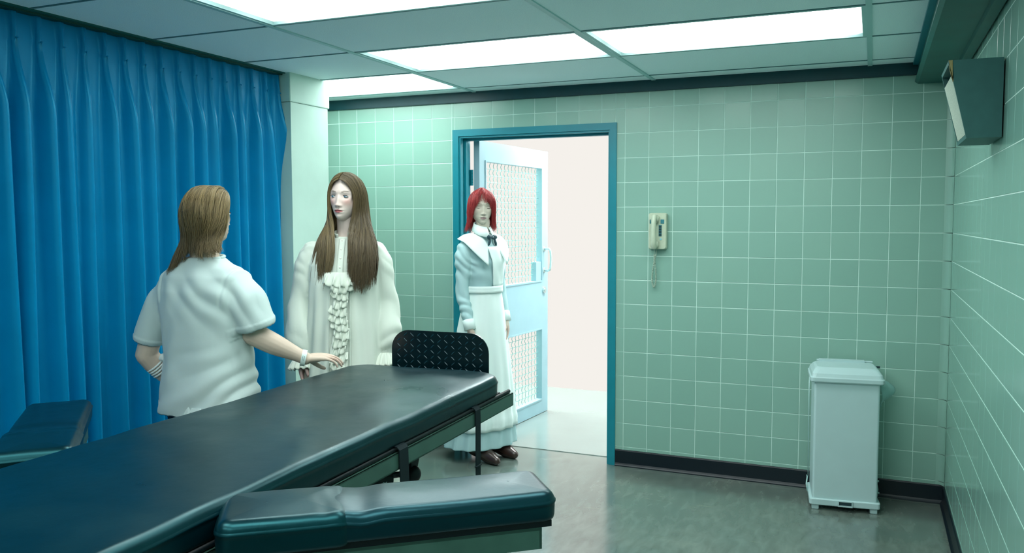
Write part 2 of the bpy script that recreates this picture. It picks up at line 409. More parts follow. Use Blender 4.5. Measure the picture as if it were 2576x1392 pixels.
# ceiling trim on the back wall, baseboards
structure(B().box((-2.72,-0.024,2.354),(1.66,0.0,2.436), bev=.003).obj('trim_2', M['trim']))
def baseboard(name, prof_pts, a, bb, axis):
    v = []; n = len(prof_pts)
    for t in (a, bb):
        for (d, z) in prof_pts:
            v.append((t, -d, z) if axis == 'x' else (XR-d, t, z))
    f = [(i, (i+1)%n, n+(i+1)%n, n+i) for i in range(n)]+[tuple(range(n)), tuple(range(2*n-1, n-1, -1))]
    return structure(mesh_obj(name, pyd(v, f), M['base']))
prof = [(0,0),(0.020,0),(0.019,0.006),(0.014,0.012),(0.010,0.020),(0.009,0.098),(0.006,0.104),(0,0.104)]
bb_ = baseboard('baseboard_back', prof, DX1+.012, XR, 'x')
b2 = baseboard('baseboard_right', prof, -6.6, -0.005, 'y')
v = B(); v.box((-2.7,-.012,0),(DX0-.012,0,.104)); structure(v.obj('baseboard_left', M['base']))
# teal duct along the right wall
d = B(); X0 = 1.632
pts = [(X0+.014,2.436),(X0+.014,2.335),(X0,2.325),(X0,2.318),(X0+.016,2.306),(XR-.05,2.306),(XR-.045,2.290),(XR-.008,2.290),(XR-.004,2.436)]
vv = []; n = len(pts)
for y in (-6.6, -0.004):
    vv += [(x, y, z) for x, z in pts]
d.add(vv, [(i,(i+1)%n,n+(i+1)%n,n+i) for i in range(n)]+[tuple(range(n-1,-1,-1)), tuple(range(n,2*n))])
duct = structure(d.obj('trim_3', M['duct']))
B().box((X0-.012,-6.6,2.405),(X0+.016,-.03,2.420)).obj('wall_angle', M['frame'], duct)

# --- ceiling: slab, acoustic tiles, grid bars
ceiling = structure(B().box((-2.9,-6.85,2.47),(2.0,0.14,2.60)).obj('ceiling', M['grey']))
GX = [-1.0345-1.2192*2, -1.0345-1.2192, -1.0345, 0.1847, 1.4039, 1.4039+1.2192]
GY = [-0.1759-0.6096*k for k in range(0, 12)]
ylines = [0.0]+GY
lit = {(2,2):1, (3,2):1, (1,1):1, (2,4):1, (3,5):1, (3,7):1, (2,7):1, (2,9):1, (3,9):1}
LIT_VIEW = {(3,2):'fluorescent ceiling light at right, its tubes pointing at the duct',
            (2,2):'middle fluorescent ceiling light above the doorway',
            (1,1):'fluorescent ceiling light at left, partly behind the pale pier',
            (2,4):'nearest fluorescent ceiling light, cut by the top edge of the photo'}
cache = {}
for i in range(len(GX)-1):
    xa, xb = max(GX[i], -2.75), min(GX[i+1], 1.645)
    if xb-xa < .05: continue
    for j in range(len(ylines)-1):
        yb, ya = ylines[j], ylines[j+1]
        if ya < -6.7: continue
        if (i, j) in lit: continue
        g = .0015
        # split where the curtain recess / pier stand is harmless: they meet the ceiling
        k = (round(xb-xa,3), round(yb-ya,3))
        if k not in cache:
            w, h = xb-xa-2*g, yb-ya-2*g; e = .006; tt = .016
            v = [(e,e,0),(w-e,e,0),(w-e,h-e,0),(e,h-e,0),(0,0,.004),(w,0,.004),(w,h,.004),(0,h,.004),(0,0,tt),(w,0,tt),(w,h,tt),(0,h,tt)]
            f = [(0,3,2,1),(0,1,5,4),(1,2,6,5),(2,3,7,6),(3,0,4,7),(4,5,9,8),(5,6,10,9),(6,7,11,10),(7,4,8,11),(8,9,10,11)]
            me = pyd(v, f, 'ceiling_tile'); me.materials.append(M['ceil']); cache[k] = me
        o = bpy.data.objects.new('ceiling_tile', cache[k]); link(o, ceiling, (xa+g, ya+g, CZ-.001+random.uniform(0,.0015)))
for x in GX[1:-1]:
    B().box((x-.012,-6.7,CZ-.006),(x+.012,-0.001,CZ+.03)).obj('grid_bar', M['bar'], ceiling)
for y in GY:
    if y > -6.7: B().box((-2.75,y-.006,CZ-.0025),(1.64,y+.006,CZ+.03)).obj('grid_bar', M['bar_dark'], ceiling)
for (i, j) in lit:
    xa, xb = max(GX[i],-2.75), GX[i+1]; yb, ya = ylines[j], ylines[j+1]
    cx, cy = (GX[i]+GX[i+1])/2, (ya+yb)/2
    lab = LIT_VIEW.get((i, j), 'fluorescent ceiling light behind the viewpoint, '+{(3,5):'the one right above it',(3,7):'next one back by the duct',(2,7):'next one back in the middle row',(2,9):'rearmost in the middle row',(3,9):'rearmost by the duct'}.get((i, j), ''))
    t = thing('ceiling_light', lab, 'ceiling light', (cx, cy, CZ), 'recessed fluorescent ceiling lights')
    b = B(); fw = .016
    for a, c in (((xa+.012,ya+.006),(xb-.012,ya+fw+.006)), ((xa+.012,yb-fw-.006),(xb-.012,yb-.006)), ((xa+.012,ya+fw+.006),(xa+fw+.012,yb-fw-.006)), ((xb-fw-.012,ya+fw+.006),(xb-.012,yb-fw-.006))):
        b.box((*a, CZ-.003), (*c, CZ+.02))
    b.obj('light_frame', M['bar'], t)
    w, h = (xb-xa)/2-fw-.012, (yb-ya)/2-fw-.006
    # pan-shaped diffuser: flat bottom with sloping rim
    q = [(-w,-h,.014),(w,-h,.014),(w,h,.014),(-w,h,.014),(-w+.03,-h+.03,.002),(w-.03,-h+.03,.002),(w-.03,h-.03,.002),(-w+.03,h-.03,.002)]
    sx = (xa+xb)/2-cx
    q = [(x+sx, y, z) for x, y, z in q]
    me = pyd(q, [(0,1,5,4),(1,2,6,5),(2,3,7,6),(3,0,4,7),(7,6,5,4)]); me.materials.append(M['diff'])
    o = bpy.data.objects.new('diffuser', me); link(o, t, (cx, cy, CZ))
    B().box((xa+.014,ya+.008,CZ+.02),(xb-.014,yb-.008,CZ+.04)).obj('housing', M['white'], t)

# --- door frame, door, corridor
fr = B()
def prof_loft(bm_, path_pts, prof2):
    pass
# hollow metal frame: face, return, stop (stepped profile) on left, right, head
steps = [(-.010, .000, .044), (.000, .035, .056), (.035, .055, .048), (.055, .095, .070), (.095, .155, .050)]
b = B()
for (y0, y1, w) in steps:
    b.box((-1.208, y0, 0), (-1.208+w, y1, 2.175-w)); b.box((-.052-w, y0, 0), (-.052, y1, 2.175-w)); b.box((-1.208, y0, 2.175-w), (-.052, y1, 2.175))
dframe = structure(b.obj('trim_4', M['frame']))
# door leaf: hinge at left, swung into the corridor
HX, HY = -1.128, 0.150; ang = radians(85.5); LW = 1.07; LH = 2.115; TH = 0.045
ux, uy = cos(ang), sin(ang)      # along leaf
nx, ny = sin(ang), -cos(ang)     # face towards the room's right side
def dl(s, d, z): return (HX+ux*s+nx*d, HY+uy*s+ny*d, z)
door = structure(bpy.data.objects.new('door_1', None)); door.empty_display_size = .1; link(door, None, (HX, HY, 0))
def dbox(bb, s0, s1, d0, d1, z0, z1, mi=0):
    v = [dl(s,d,z) for z in (z0,z1) for (s,d) in ((s0,d0),(s1,d0),(s1,d1),(s0,d1))]
    bb.add(v, [(0,3,2,1),(4,5,6,7),(0,1,5,4),(1,2,6,5),(2,3,7,6),(3,0,4,7)], mi)
# openings: upper 0.085..0.97 x 1.10..1.97 with a notch at the lock; lower .085...97 x .14..69
U0, U1, UZ0, UZ1, LZ0, LZ1 = 0.085, 0.955, 1.085, 1.975, 0.125, 0.690
NS, NZ = 0.865, 1.235
b = B()
dbox(b, 0, U0, 0, TH, .008, LH); dbox(b, U1, LW, 0, TH, .008, LH)
dbox(b, U0, U1, 0, TH, UZ1, LH); dbox(b, U0, U1, 0, TH, LZ1, UZ0); dbox(b, U0, U1, 0, TH, .008, LZ0)
dbox(b, NS, U1, 0, TH, UZ0, NZ)
b.obj('leaf', M['door'], door)
b = B()   # raised stop beads around the openings
def bead(b, s0, s1, z0, z1):
    w = .010
    dbox(b, s0-w, s1+w, TH, TH+.006, z1, z1+w); dbox(b, s0-w, s1+w, TH, TH+.006, z0-w, z0)
    dbox(b, s0-w, s0, TH, TH+.006, z0, z1); dbox(b, s1, s1+w, TH, TH+.006, z0, z1)
bead(b, U0, U1, UZ0, UZ1); bead(b, U0, U1, LZ0, LZ1)
b.obj('glazing_bead', M['door'], door)
def crimped(name, s0, s1, z0, z1, notch=None):
    b = B(); ps, pz = .0545, .0475; D = .014; r = .0022
    ns = int(round((s1-s0)/ps)); nzz = int(round((z1-z0)/pz)); ps = (s1-s0)/ns; pz = (z1-z0)/nzz
    for i in range(1, ns):
        s = s0+i*ps; zb = z0
        if notch and s > notch[0]: zb = notch[1]
        k = int(round((z1-zb)/pz)); pp = []
        for q in range(k*6+1):
            z = z1-q*pz/6; pp.append(dl(s+.006*sin(PI*q/6*1.0)*(1 if 1 else -1)*(1 if (int(q/6)%2==0) else -1)*0+.0065*cos(PI*q/3), D+.002*sin(PI*q/6), z))
        b.tube(pp, r, 4)
    for j in range(1, nzz):
        z = z0+j*pz; se = s1
        if notch and z < notch[1]: se = notch[0]
        b.tube([dl(s0+(se-s0)*q/40, D+.003, z) for q in range(41)], r*.9, 4)
    b.obj(name, M['wire'], door, kind='stuff', smooth=True)
crimped('wire_mesh', U0, U1, UZ0, UZ1, (NS, NZ)); crimped('wire_mesh', U0, U1, LZ0, LZ1)
b = B()   # pull handle near the free edge
hp = catmull([dl(1.0,TH,1.335), dl(1.0,TH+.05,1.335), dl(1.003,TH+.062,1.29), dl(1.003,TH+.062,1.22), dl(1.0,TH+.05,1.165), dl(1.0,TH,1.165)], 5)
b.tube(hp, .009, 10)
for z in (1.335, 1.165): b.cyl(dl(1.0,TH,z), dl(1.0,TH+.006,z), .022, 16)
b.obj('pull_handle', M['chrome'], door, smooth=True)
b = B(); b.cyl(dl(1.0,TH,1.005), dl(1.0,TH+.010,1.005), .028, 20); b.cyl(dl(1.0,TH+.010,1.005), dl(1.0,TH+.016,1.005), .013, 16)
b.obj('lock_cylinder', M['chrome'], door)
for z in (1.86, 1.06, .26):
    b = B(); c = (HX-.006, HY-.016)
    for k in range(5): b.cyl((c[0], c[1], z-.055+k*.022), (c[0], c[1], z-.055+k*.022+.020), .008, 10)
    b.box((HX-.030, HY-.014, z-.055), (HX, HY-.008, z+.055)); b.obj('hinge', M['frame'], door)
# corridor shell
structure(B().box((-3.3,2.14,0),(1.2,2.30,2.75)).obj('wall_corridor', M['white']))
structure(B().box((-3.3,0.14,0),(-3.16,2.14,2.75)).obj('wall_corridor_left', M['white']))
structure(B().box((1.06,0.14,0),(1.2,2.14,2.75)).obj('wall_corridor_right', M['white']))
structure(B().box((-3.3,0.14,2.62),(1.2,2.30,2.75)).obj('ceiling_corridor', M['white']))
structure(B().box((-3.15,2.10,0.0),(1.05,2.14,2.60)).obj('glow_sheet_1', M['glow_sheet']))  # added glowing sheet that turns the view through the doorway white
for cx in (-1.9, -.35):  # unseen panels added to light the floor, door leaf and doorway figure
    t = thing('corridor_fill', 'added bright fill panel on the unseen corridor ceiling beyond the door, '+('far from' if cx < -1 else 'near')+' the jamb', 'ceiling light', (cx, 1.5, 2.62), 'added corridor fill panels')
    B().box((cx-.62,.95,2.60),(cx+.62,2.05,2.62)).obj('light_frame', M['bar'], t)
    B().box((cx-.58,1.0,2.594),(cx+.58,2.0,2.600)).obj('diffuser', M['corr_fill'], t)

# ------------------------------------------------------------------ CURTAIN
def curtain():
    P0, PS = -4.70, .1035
    YE = -1.035; npl = int((YE-P0)/PS); PS = (YE-P0)/npl
    nu = npl*20; nzr = 64; v = []; f = []
    shift = [random.uniform(-.014, .014) for _ in range(npl+1)]
    ampv = [random.uniform(.7, 1.25) for _ in range(npl+1)]
    lean = [random.uniform(-.010, .016) for _ in range(npl+1)]
    for j in range(nzr+1):
        tz = (j/nzr)**1.5; z = 2.405-tz*2.33; dz = 2.405-z; zp = .105
        for i in range(nu+1):
            u = i/20; k = min(int(u), npl-1); ff = u-k           # pleat at ff=.5
            def tri(q, w): return max(0.0, 1-abs(q)/w)
            c = ff-.5
            if dz < zp:                                            # header: flat between, pleat bundle standing out, fanning up
                s = dz/zp; w = .17-.085*s
                x = .034*(.65+.35*s)*exp(-abs(c/w)**3*1.2)
                x += -.012*(1-.3*s)*exp(-((c-.02)/.022)**2)
                x -= .004*sin(ff*PI*2)*(1-s)*.3
                y = P0+u*PS
                cb = c*(1-.25*s*exp(-(c/.3)**2)); y = P0+(k+.5+cb)*PS
            else:
                s = min((dz-zp)/.30, 1.0); s = s*s*(3-2*s); s2 = min((dz-zp)/1.8, 1)
                w = .095+.065*s
                a = (.030+.036*s*ampv[k]*ampv[k]+.006*s2)
                x = a*exp(-abs(c/w)**2.4)
                x += -.016*(1-s)**1.5*exp(-(c/.03)**2) + .008*(1-s)*(exp(-((abs(c)-.07)/.03)**2))
                # rounded fold leans over towards the far side
                ys = .018*s*exp(-((c-.06)/.20)**2)
                ns_ = noise.noise(Vector((u*1.3, dz*.9, 4.0)))
                x += .010*s*noise.noise(Vector((u*2.4, dz*.55, 1.0)))
                y = P0+u*PS+ys+(shift[k]*(1-abs(2*c)**2)+lean[k]*dz*(1-abs(2*c)**2))*s+ns_*.006*s
            # far edge flares out towards the pier
            fl = sstep(npl-3.0, npl, u)
            y += fl*(.085*sstep(.05, 1.0, dz)+.03*dz/2.3)
            x += .010*fl*sin(u*9)*min(dz*3,1)
            v.append((-1.785+x*.95, y, z))
    n = nu+1
    for j in range(nzr):
        for i in range(nu): f.append((j*n+i, (j+1)*n+i, (j+1)*n+i+1, j*n+i+1))
    root = thing('curtain', 'blue pinch-pleated curtain hanging floor-length along the left side', 'curtain', (-1.775, -2.8, 0.07))
    mesh_obj('curtain_cloth', pyd(v, f), M['curtain'], root, smooth=True)
    # hem seam and the stitched pleat tacks
    for k in range(npl):
        y = P0+(k+.5)*PS
        if y > -3.9:
            b = B(); b.ell((-1.785+.033, y, 2.405-.105), (.005, .007, .004), sub=1); b.obj('pleat_tack', M['curtain'], root, smooth=True)
    return root
curtain()
t = thing('curtain_track', 'dark green ceiling track carrying the blue curtain', 'curtain track', (-1.77,-2.8,2.405))
B().box((-1.795,-6.6,2.406),(-1.748,-1.02,2.421), bev=.002).obj('rail', M['track'], t)
B().box((-1.748,-6.6,2.414),(-1.728,-1.02,2.421)).obj('flange', M['duct'], t)

# ------------------------------------------------------------------ WALL SPEAKER
def speaker():
    y0, y1 = -1.80, -1.485
    t = thing('wall_speaker', 'wedge-shaped speaker box high on the right tiled wall', 'speaker', (XR-.006, (y0+y1)/2, 1.845))
    xw = XR-.0065
    A = [(1.665, 2.110), (xw, 2.110), (xw, 1.845), (1.727, 1.845)]      # side outline x,z
    def plate(yA, yB, outl):
        n = len(outl); v = [(x, yA, z) for x, z in outl]+[(x, yB, z) for x, z in outl]
        return v, [tuple(range(n)), tuple(range(2*n-1, n-1, -1))]+[(i, n+i, n+(i+1)%n, (i+1)%n) for i in range(n)]
    for ya, yb in ((y0, y0+.012), (y1-.012, y1)):
        q = B(); q.add(*plate(ya, yb, A)); q.obj('side_panel', M['spk'], t)
    q = B(); q.add(*plate(y0+.012, y1-.012, [(1.665,2.110),(xw,2.110),(xw,2.098),(1.667,2.098)])); q.obj('top_panel', M['spk'], t)
    q = B(); q.add(*plate(y0+.012, y1-.012, [(1.724,1.857),(xw,1.857),(xw,1.845),(1.727,1.845)])); q.obj('bottom_panel', M['spk'], t)
    q = B(); q.add(*plate(y0+.012, y1-.012, [(xw-.01,2.098),(xw,2.098),(xw,1.857),(xw-.01,1.857)])); q.obj('back_panel', M['spk'], t)
    # recessed slanted grille
    q = B(); q.add(*plate(y0+.014, y1-.014, [(1.676,2.060),(1.688,2.060),(1.738,1.860),(1.726,1.860)])); q.obj('grille', M['grille'], t)
    q = B(); q.add(*plate(y0+.0125, y0+.0165, [(1.667,2.098),(1.690,2.098),(1.690,2.045),(1.677,2.05)])); q.obj('inner_edge', M['ply'], t)
    q = B(); q.add(*plate(y0-.0012, y0, [(1.665,2.110),(1.6775,2.110),(1.6795,2.035),(1.682,2.04)])); q.obj('chipped_edge', M['ply'], t)
speaker()

# ------------------------------------------------------------------ WALL TELEPHONE
def phone():
    t = thing('wall_telephone', 'ivory wall telephone with looped cord on the tiled back wall', 'telephone', (.22, -.006, 1.39))
    def rr(cx, cz, w, h, y, r, n=5):
        o = []
        for qx, qz, a0 in ((1,1,0),(-1,1,PI/2),(-1,-1,PI),(1,-1,1.5*PI)):
            for i in range(n+1):
                a = a0+PI/2*i/n; o.append((cx+qx*(w/2-r)+r*cos(a), y, cz+qz*(h/2-r)+r*sin(a)))
        return o
    b = B(); b.loft([rr(.2195,1.499,.112,.222,-.007,.012), rr(.2195,1.499,.114,.224,-.03,.014), rr(.2195,1.500,.106,.216,-.040,.014)]); b.obj('base_unit', M['phone'], t, smooth=False)
    b = B()  # handset: vertical grip with earpiece and mouthpiece
    b.loft([rr(.207,1.590,.040,.008,-.062,.003), rr(.207,1.575,.046,.044,-.060,.012)])
    b = B()
    b.box((.184,-.070,1.548),(.232,-.041,1.600), bev=.009); b.box((.184,-.070,1.392),(.232,-.041,1.446), bev=.009)
    b.tube(catmull([(.208,-.066,1.595),(.208,-.082,1.560),(.208,-.086,1.498),(.208,-.082,1.43),(.208,-.066,1.395)],5), .0155, 10)
    b.obj('handset', M['phone'], t, smooth=True)
    b = B(); b.box((.229,-.0425,1.468),(.247,-.0395,1.536)); b.obj('keypad', M['phone_b'], t)
    for k in range(4):
        b = B(); b.box((.231,-.045,1.472+k*.0162),(.2375,-.0425,1.483+k*.0162)); b.box((.2395,-.045,1.472+k*.0162),(.246,-.0425,1.483+k*.0162)); b.obj('key', M['grey'], t)
    b = B(); b.box((.240,-.0425,1.545),(.262,-.0395,1.570)); b.obj('cradle_slot', M['phone_b'], t); b = B(); b.box((.172,-.0425,1.545),(.180,-.0395,1.570)); b.obj('cradle_slot', M['phone_b'], t)
    b = B(); b.cyl((.242,-.039,1.450),(.242,-.043,1.450),.006,12); b.obj('number_button', mat('light_blue_button',(.25,.55,.65)), t)
    # coiled cord hanging in a loop
    path = catmull([(.205,-.045,1.393),(.201,-.035,1.360),(.200,-.03,1.32),(.190,-.03,1.25),(.187,-.03,1.19),(.198,-.028,1.155),(.211,-.03,1.19),(.210,-.03,1.25),(.203,-.03,1.32),(.212,-.035,1.36),(.216,-.04,1.393)], 40)
    pts = []; L = len(path)
    for i, q in enumerate(path):
        a = i*1.25; amp = .0042 if 45 < i < L-45 else .0008
        tdir = Vector(path[min(i+1,L-1)]-path[max(i-1,0)]).normalized(); u = tdir.cross(Vector((0,1,0))).normalized()
        pts.append(Vector(q)+u*amp*cos(a)+Vector((0,1,0))*amp*sin(a))
    b = B(); b.tube(pts, .0022, 5); b.obj('coiled_cord', M['cord'], t, smooth=True)
phone()

# ------------------------------------------------------------------ STEP BIN
def step_bin():
    t = thing('step_bin', 'white enamel pedal bin standing against the back wall near the corner', 'bin', (1.32, -.20, 0))
    a = radians(7); ca, sa = cos(a), sin(a); cx, cy = 1.318, -.205
    def Tm(x, y, z): return (cx+x*ca-y*sa, cy+x*sa+y*ca, z)
    def fix(b):
        b.v = [Tm(*q) for q in b.v]; return b
    hw, hd = .165, .135
    def rr(w, d, z, r=.02, n=4, ox=0, oy=0):
        o = []
        for qx, qy, a0 in ((1,1,0),(-1,1,PI/2),(-1,-1,PI),(1,-1,1.5*PI)):
            for i in range(n+1):
                an = a0+PI/2*i/n; o.append((ox+qx*(w-r)+r*cos(an), oy+qy*(d-r)+r*sin(an), z))
        return o
    b = B(); b.loft([rr(hw,hd,.045,.012), rr(hw,hd,.70,.012)]); fix(b).obj('body', M['bin'], t)
    b = B(); b.loft([rr(hw+.012,hd+.010,.028,.014), rr(hw+.014,hd+.012,.032,.014), rr(hw+.014,hd+.012,.058,.014), rr(hw+.008,hd+.006,.062,.014)]); fix(b).obj('base_frame', M['bin'], t)
    for sx in (-1, 1):
        for sy in (-1, 1):
            b = B(); b.box((sx*.148-.018, sy*.118-.018, 0), (sx*.148+.018, sy*.118+.018, .030), bev=.003); fix(b).obj('foot', M['bin'], t)
    b = B(); b.loft([rr(hw+.016,hd+.012,.698,.02), rr(hw+.022,hd+.016,.704,.022), rr(hw+.022,hd+.016,.722,.022), rr(hw+.016,hd+.012,.728,.022),
                     rr(hw+.012,hd+.006,.745,.022), rr(hw-.004,hd-.022,.768,.026), rr(hw-.016,hd-.034,.775,.03)])
    fix(b).obj('lid', M['bin'], t, smooth=False)
    b = B(); b.box((-.13,.085,.772),(.11,.125,.786)); b.cyl((-.14,.127,.775),(.155,.127,.775),.006,8); fix(b).obj('lid_hinge', M['bin'], t)
    b = B(); b.cyl((hw+.005,.10,.752),(hw+.026,.10,.752),.006,10); fix(b).obj('hinge_pin', M['grey'], t)
    for s in (-1, 1):
        b = B(); x = s*(hw+.016)
        b.tube([(x,.06,.72),(x,.055,.45),(x-s*.003,.05,.125)], .0025, 6); b.tube([(x,.05,.125),(x+s*.006,.03,.085),(x,.01,.05)], .004, 6)
        b.cyl((x-.004,.05,.125),(x+.010*s+.004,.05,.125),.006,8); b.cyl((x-.004,.02,.068),(x+.010*s+.004,.02,.068),.005,8)
        fix(b).obj('lift_rod', M['rod'], t, smooth=True)
    b = B(); y = -hd-.012
    b.box((-.030,y-.004,.036),(.036,y,.058)); fix(b).obj('pedal_slot', M['grey'], t)
    b = B(); b.box((-.034,y-.010,.030),(.040,y-.002,.037)); b.box((-.034,y-.010,.037),(-.029,y-.002,.060)); b.box((.035,y-.010,.037),(.040,y-.002,.060)); b.box((-.034,y-.010,.057),(.040,y-.002,.061)); fix(b).obj('pedal_guard', M['bin'], t)
    # liner bag poking out at the right, crumpled
    v = []; f = []; nu, nv = 14, 12
    for j in range(nv+1):
        for i in range(nu+1):
            u = i/nu; w = j/nv; wid = .010+.085*sin(PI*min(1, w*1.05+.08))**.8*(1-.25*w)
            x = hw+.004+.03*w*(1-.4*w)+.085*u*sin(PI*min(1,w+.12)); yv = -.02+wid*(u-.5)*1.2
            z = .70-.14*w
            nn = noise.noise(Vector((u*4, w*4, 3.3)))*.012
            v.append((x+nn, yv+nn, z+nn*.6))
    for j in range(nv):
        for i in range(nu): f.append((j*(nu+1)+i, j*(nu+1)+i+1, (j+1)*(nu+1)+i+1, (j+1)*(nu+1)+i))
    b = B(); b.add(v, f); fix(b); bg = b.obj('liner_bag', M['bag'], t, smooth=True)
    md = bg.modifiers.new('s', 'SOLIDIFY'); md.thickness = .001
step_bin()

# ------------------------------------------------------------------ RESTRAINT TABLE
class Fr:
    """local frame: u along, v across (to the right of u), z up"""
    def __init__(s, o, d):
        s.o = o; L = sqrt(d[0]**2+d[1]**2); s.d = (d[0]/L, d[1]/L); s.n = (s.d[1], -s.d[0])
    def p(s, u, v, z): return (s.o[0]+s.d[0]*u+s.n[0]*v, s.o[1]+s.d[1]*u+s.n[1]*v, z)
    def box(s, b, u0, u1, v0, v1, z0, z1, mi=0, bev=0):
        q = B(); q.box((u0,v0,z0),(u1,v1,z1), bev=bev); b.add([s.p(*x) for x in q.v], [tuple(reversed(f)) for f in q.f], mi)
def cushion(fr, u0, u1, hw, z0, z1, rc, re, m, name, parent, nside=34, wr=None, crown=.006, rc0=None):
    """upholstered slab: rounded plan corners, soft top edge with a piped seam, slightly crowned top"""
    rc0 = rc if rc0 is None else rc0
    def outline(ins):
        o = []; cs = [(u1, hw, 0, rc), (u0, hw, 1, rc0), (u0, -hw, 2, rc0), (u1, -hw, 3, rc)]
        for (cu, cv, k, r) in cs:
            r_ = max(r-ins, .0015); su = 1 if cu == u1 else -1; sv = 1 if cv > 0 else -1
            cu2 = cu-su*(ins+r_); cv2 = cv-sv*(ins+r_); a0 = k*PI/2
            for i in range(9):
                a = a0+PI/2*i/8; o.append((cu2+r_*cos(a), cv2+r_*sin(a)))
            o.append(None)
        O = [q for q in o if q is not None]; out = []
        for k in range(4):
            arc = O[k*9:(k+1)*9]; nxt = O[((k+1)%4)*9]; out += arc; e = arc[-1]; N = nside*2 if k in (0, 2) else max(nside//4, 6)
            for i in range(1, N): out.append((e[0]+(nxt[0]-e[0])*i/N, e[1]+(nxt[1]-e[1])*i/N))
        return np.array(out)
    prof = [(.010, z0), (.002, z0+.004), (0, z0+.012), (-.001, (z0+z1)/2), (-.001, z1-re-.006), (-.003, z1-re-.003), (-.003, z1-re+.001), (0.000, z1-re+.004)]
    for k in range(1, 8):
        a = PI/2*k/7; prof.append((re-re*cos(a), z1-re+re*sin(a)))
    for k in range(1, 16):
        q = k/15; prof.append((re+(hw-re-.0035)*q, z1+crown*sin(PI/2*q)))
    rings = []
    for (ins, z) in prof:
        rings.append([(p[0], p[1], z) for p in outline(max(ins, -.003) if ins > 0 else ins)])
    rings.append([(p[0], 0.0, rings[-1][i][2]) for i, p in enumerate(rings[-1])])
    b = B(); b.loft(rings, cap=False); n_ = len(rings[0]); b.f.append(tuple(range(n_-1,-1,-1)))
    P = np.array(b.v)
    if wr is not None: P[:,2] += wr(P)*(P[:,2] > z0+.02)
    b.v = [fr.p(*q) for q in P]; b.f = [tuple(reversed(f)) for f in b.f]
    me = b.mesh(); bm = bmesh.new(); bm.from_mesh(me); bmesh.ops.remove_doubles(bm, verts=bm.verts, dist=1e-5); bm.to_mesh(me); bm.free()
    return mesh_obj(name, me, m, parent, smooth=True)
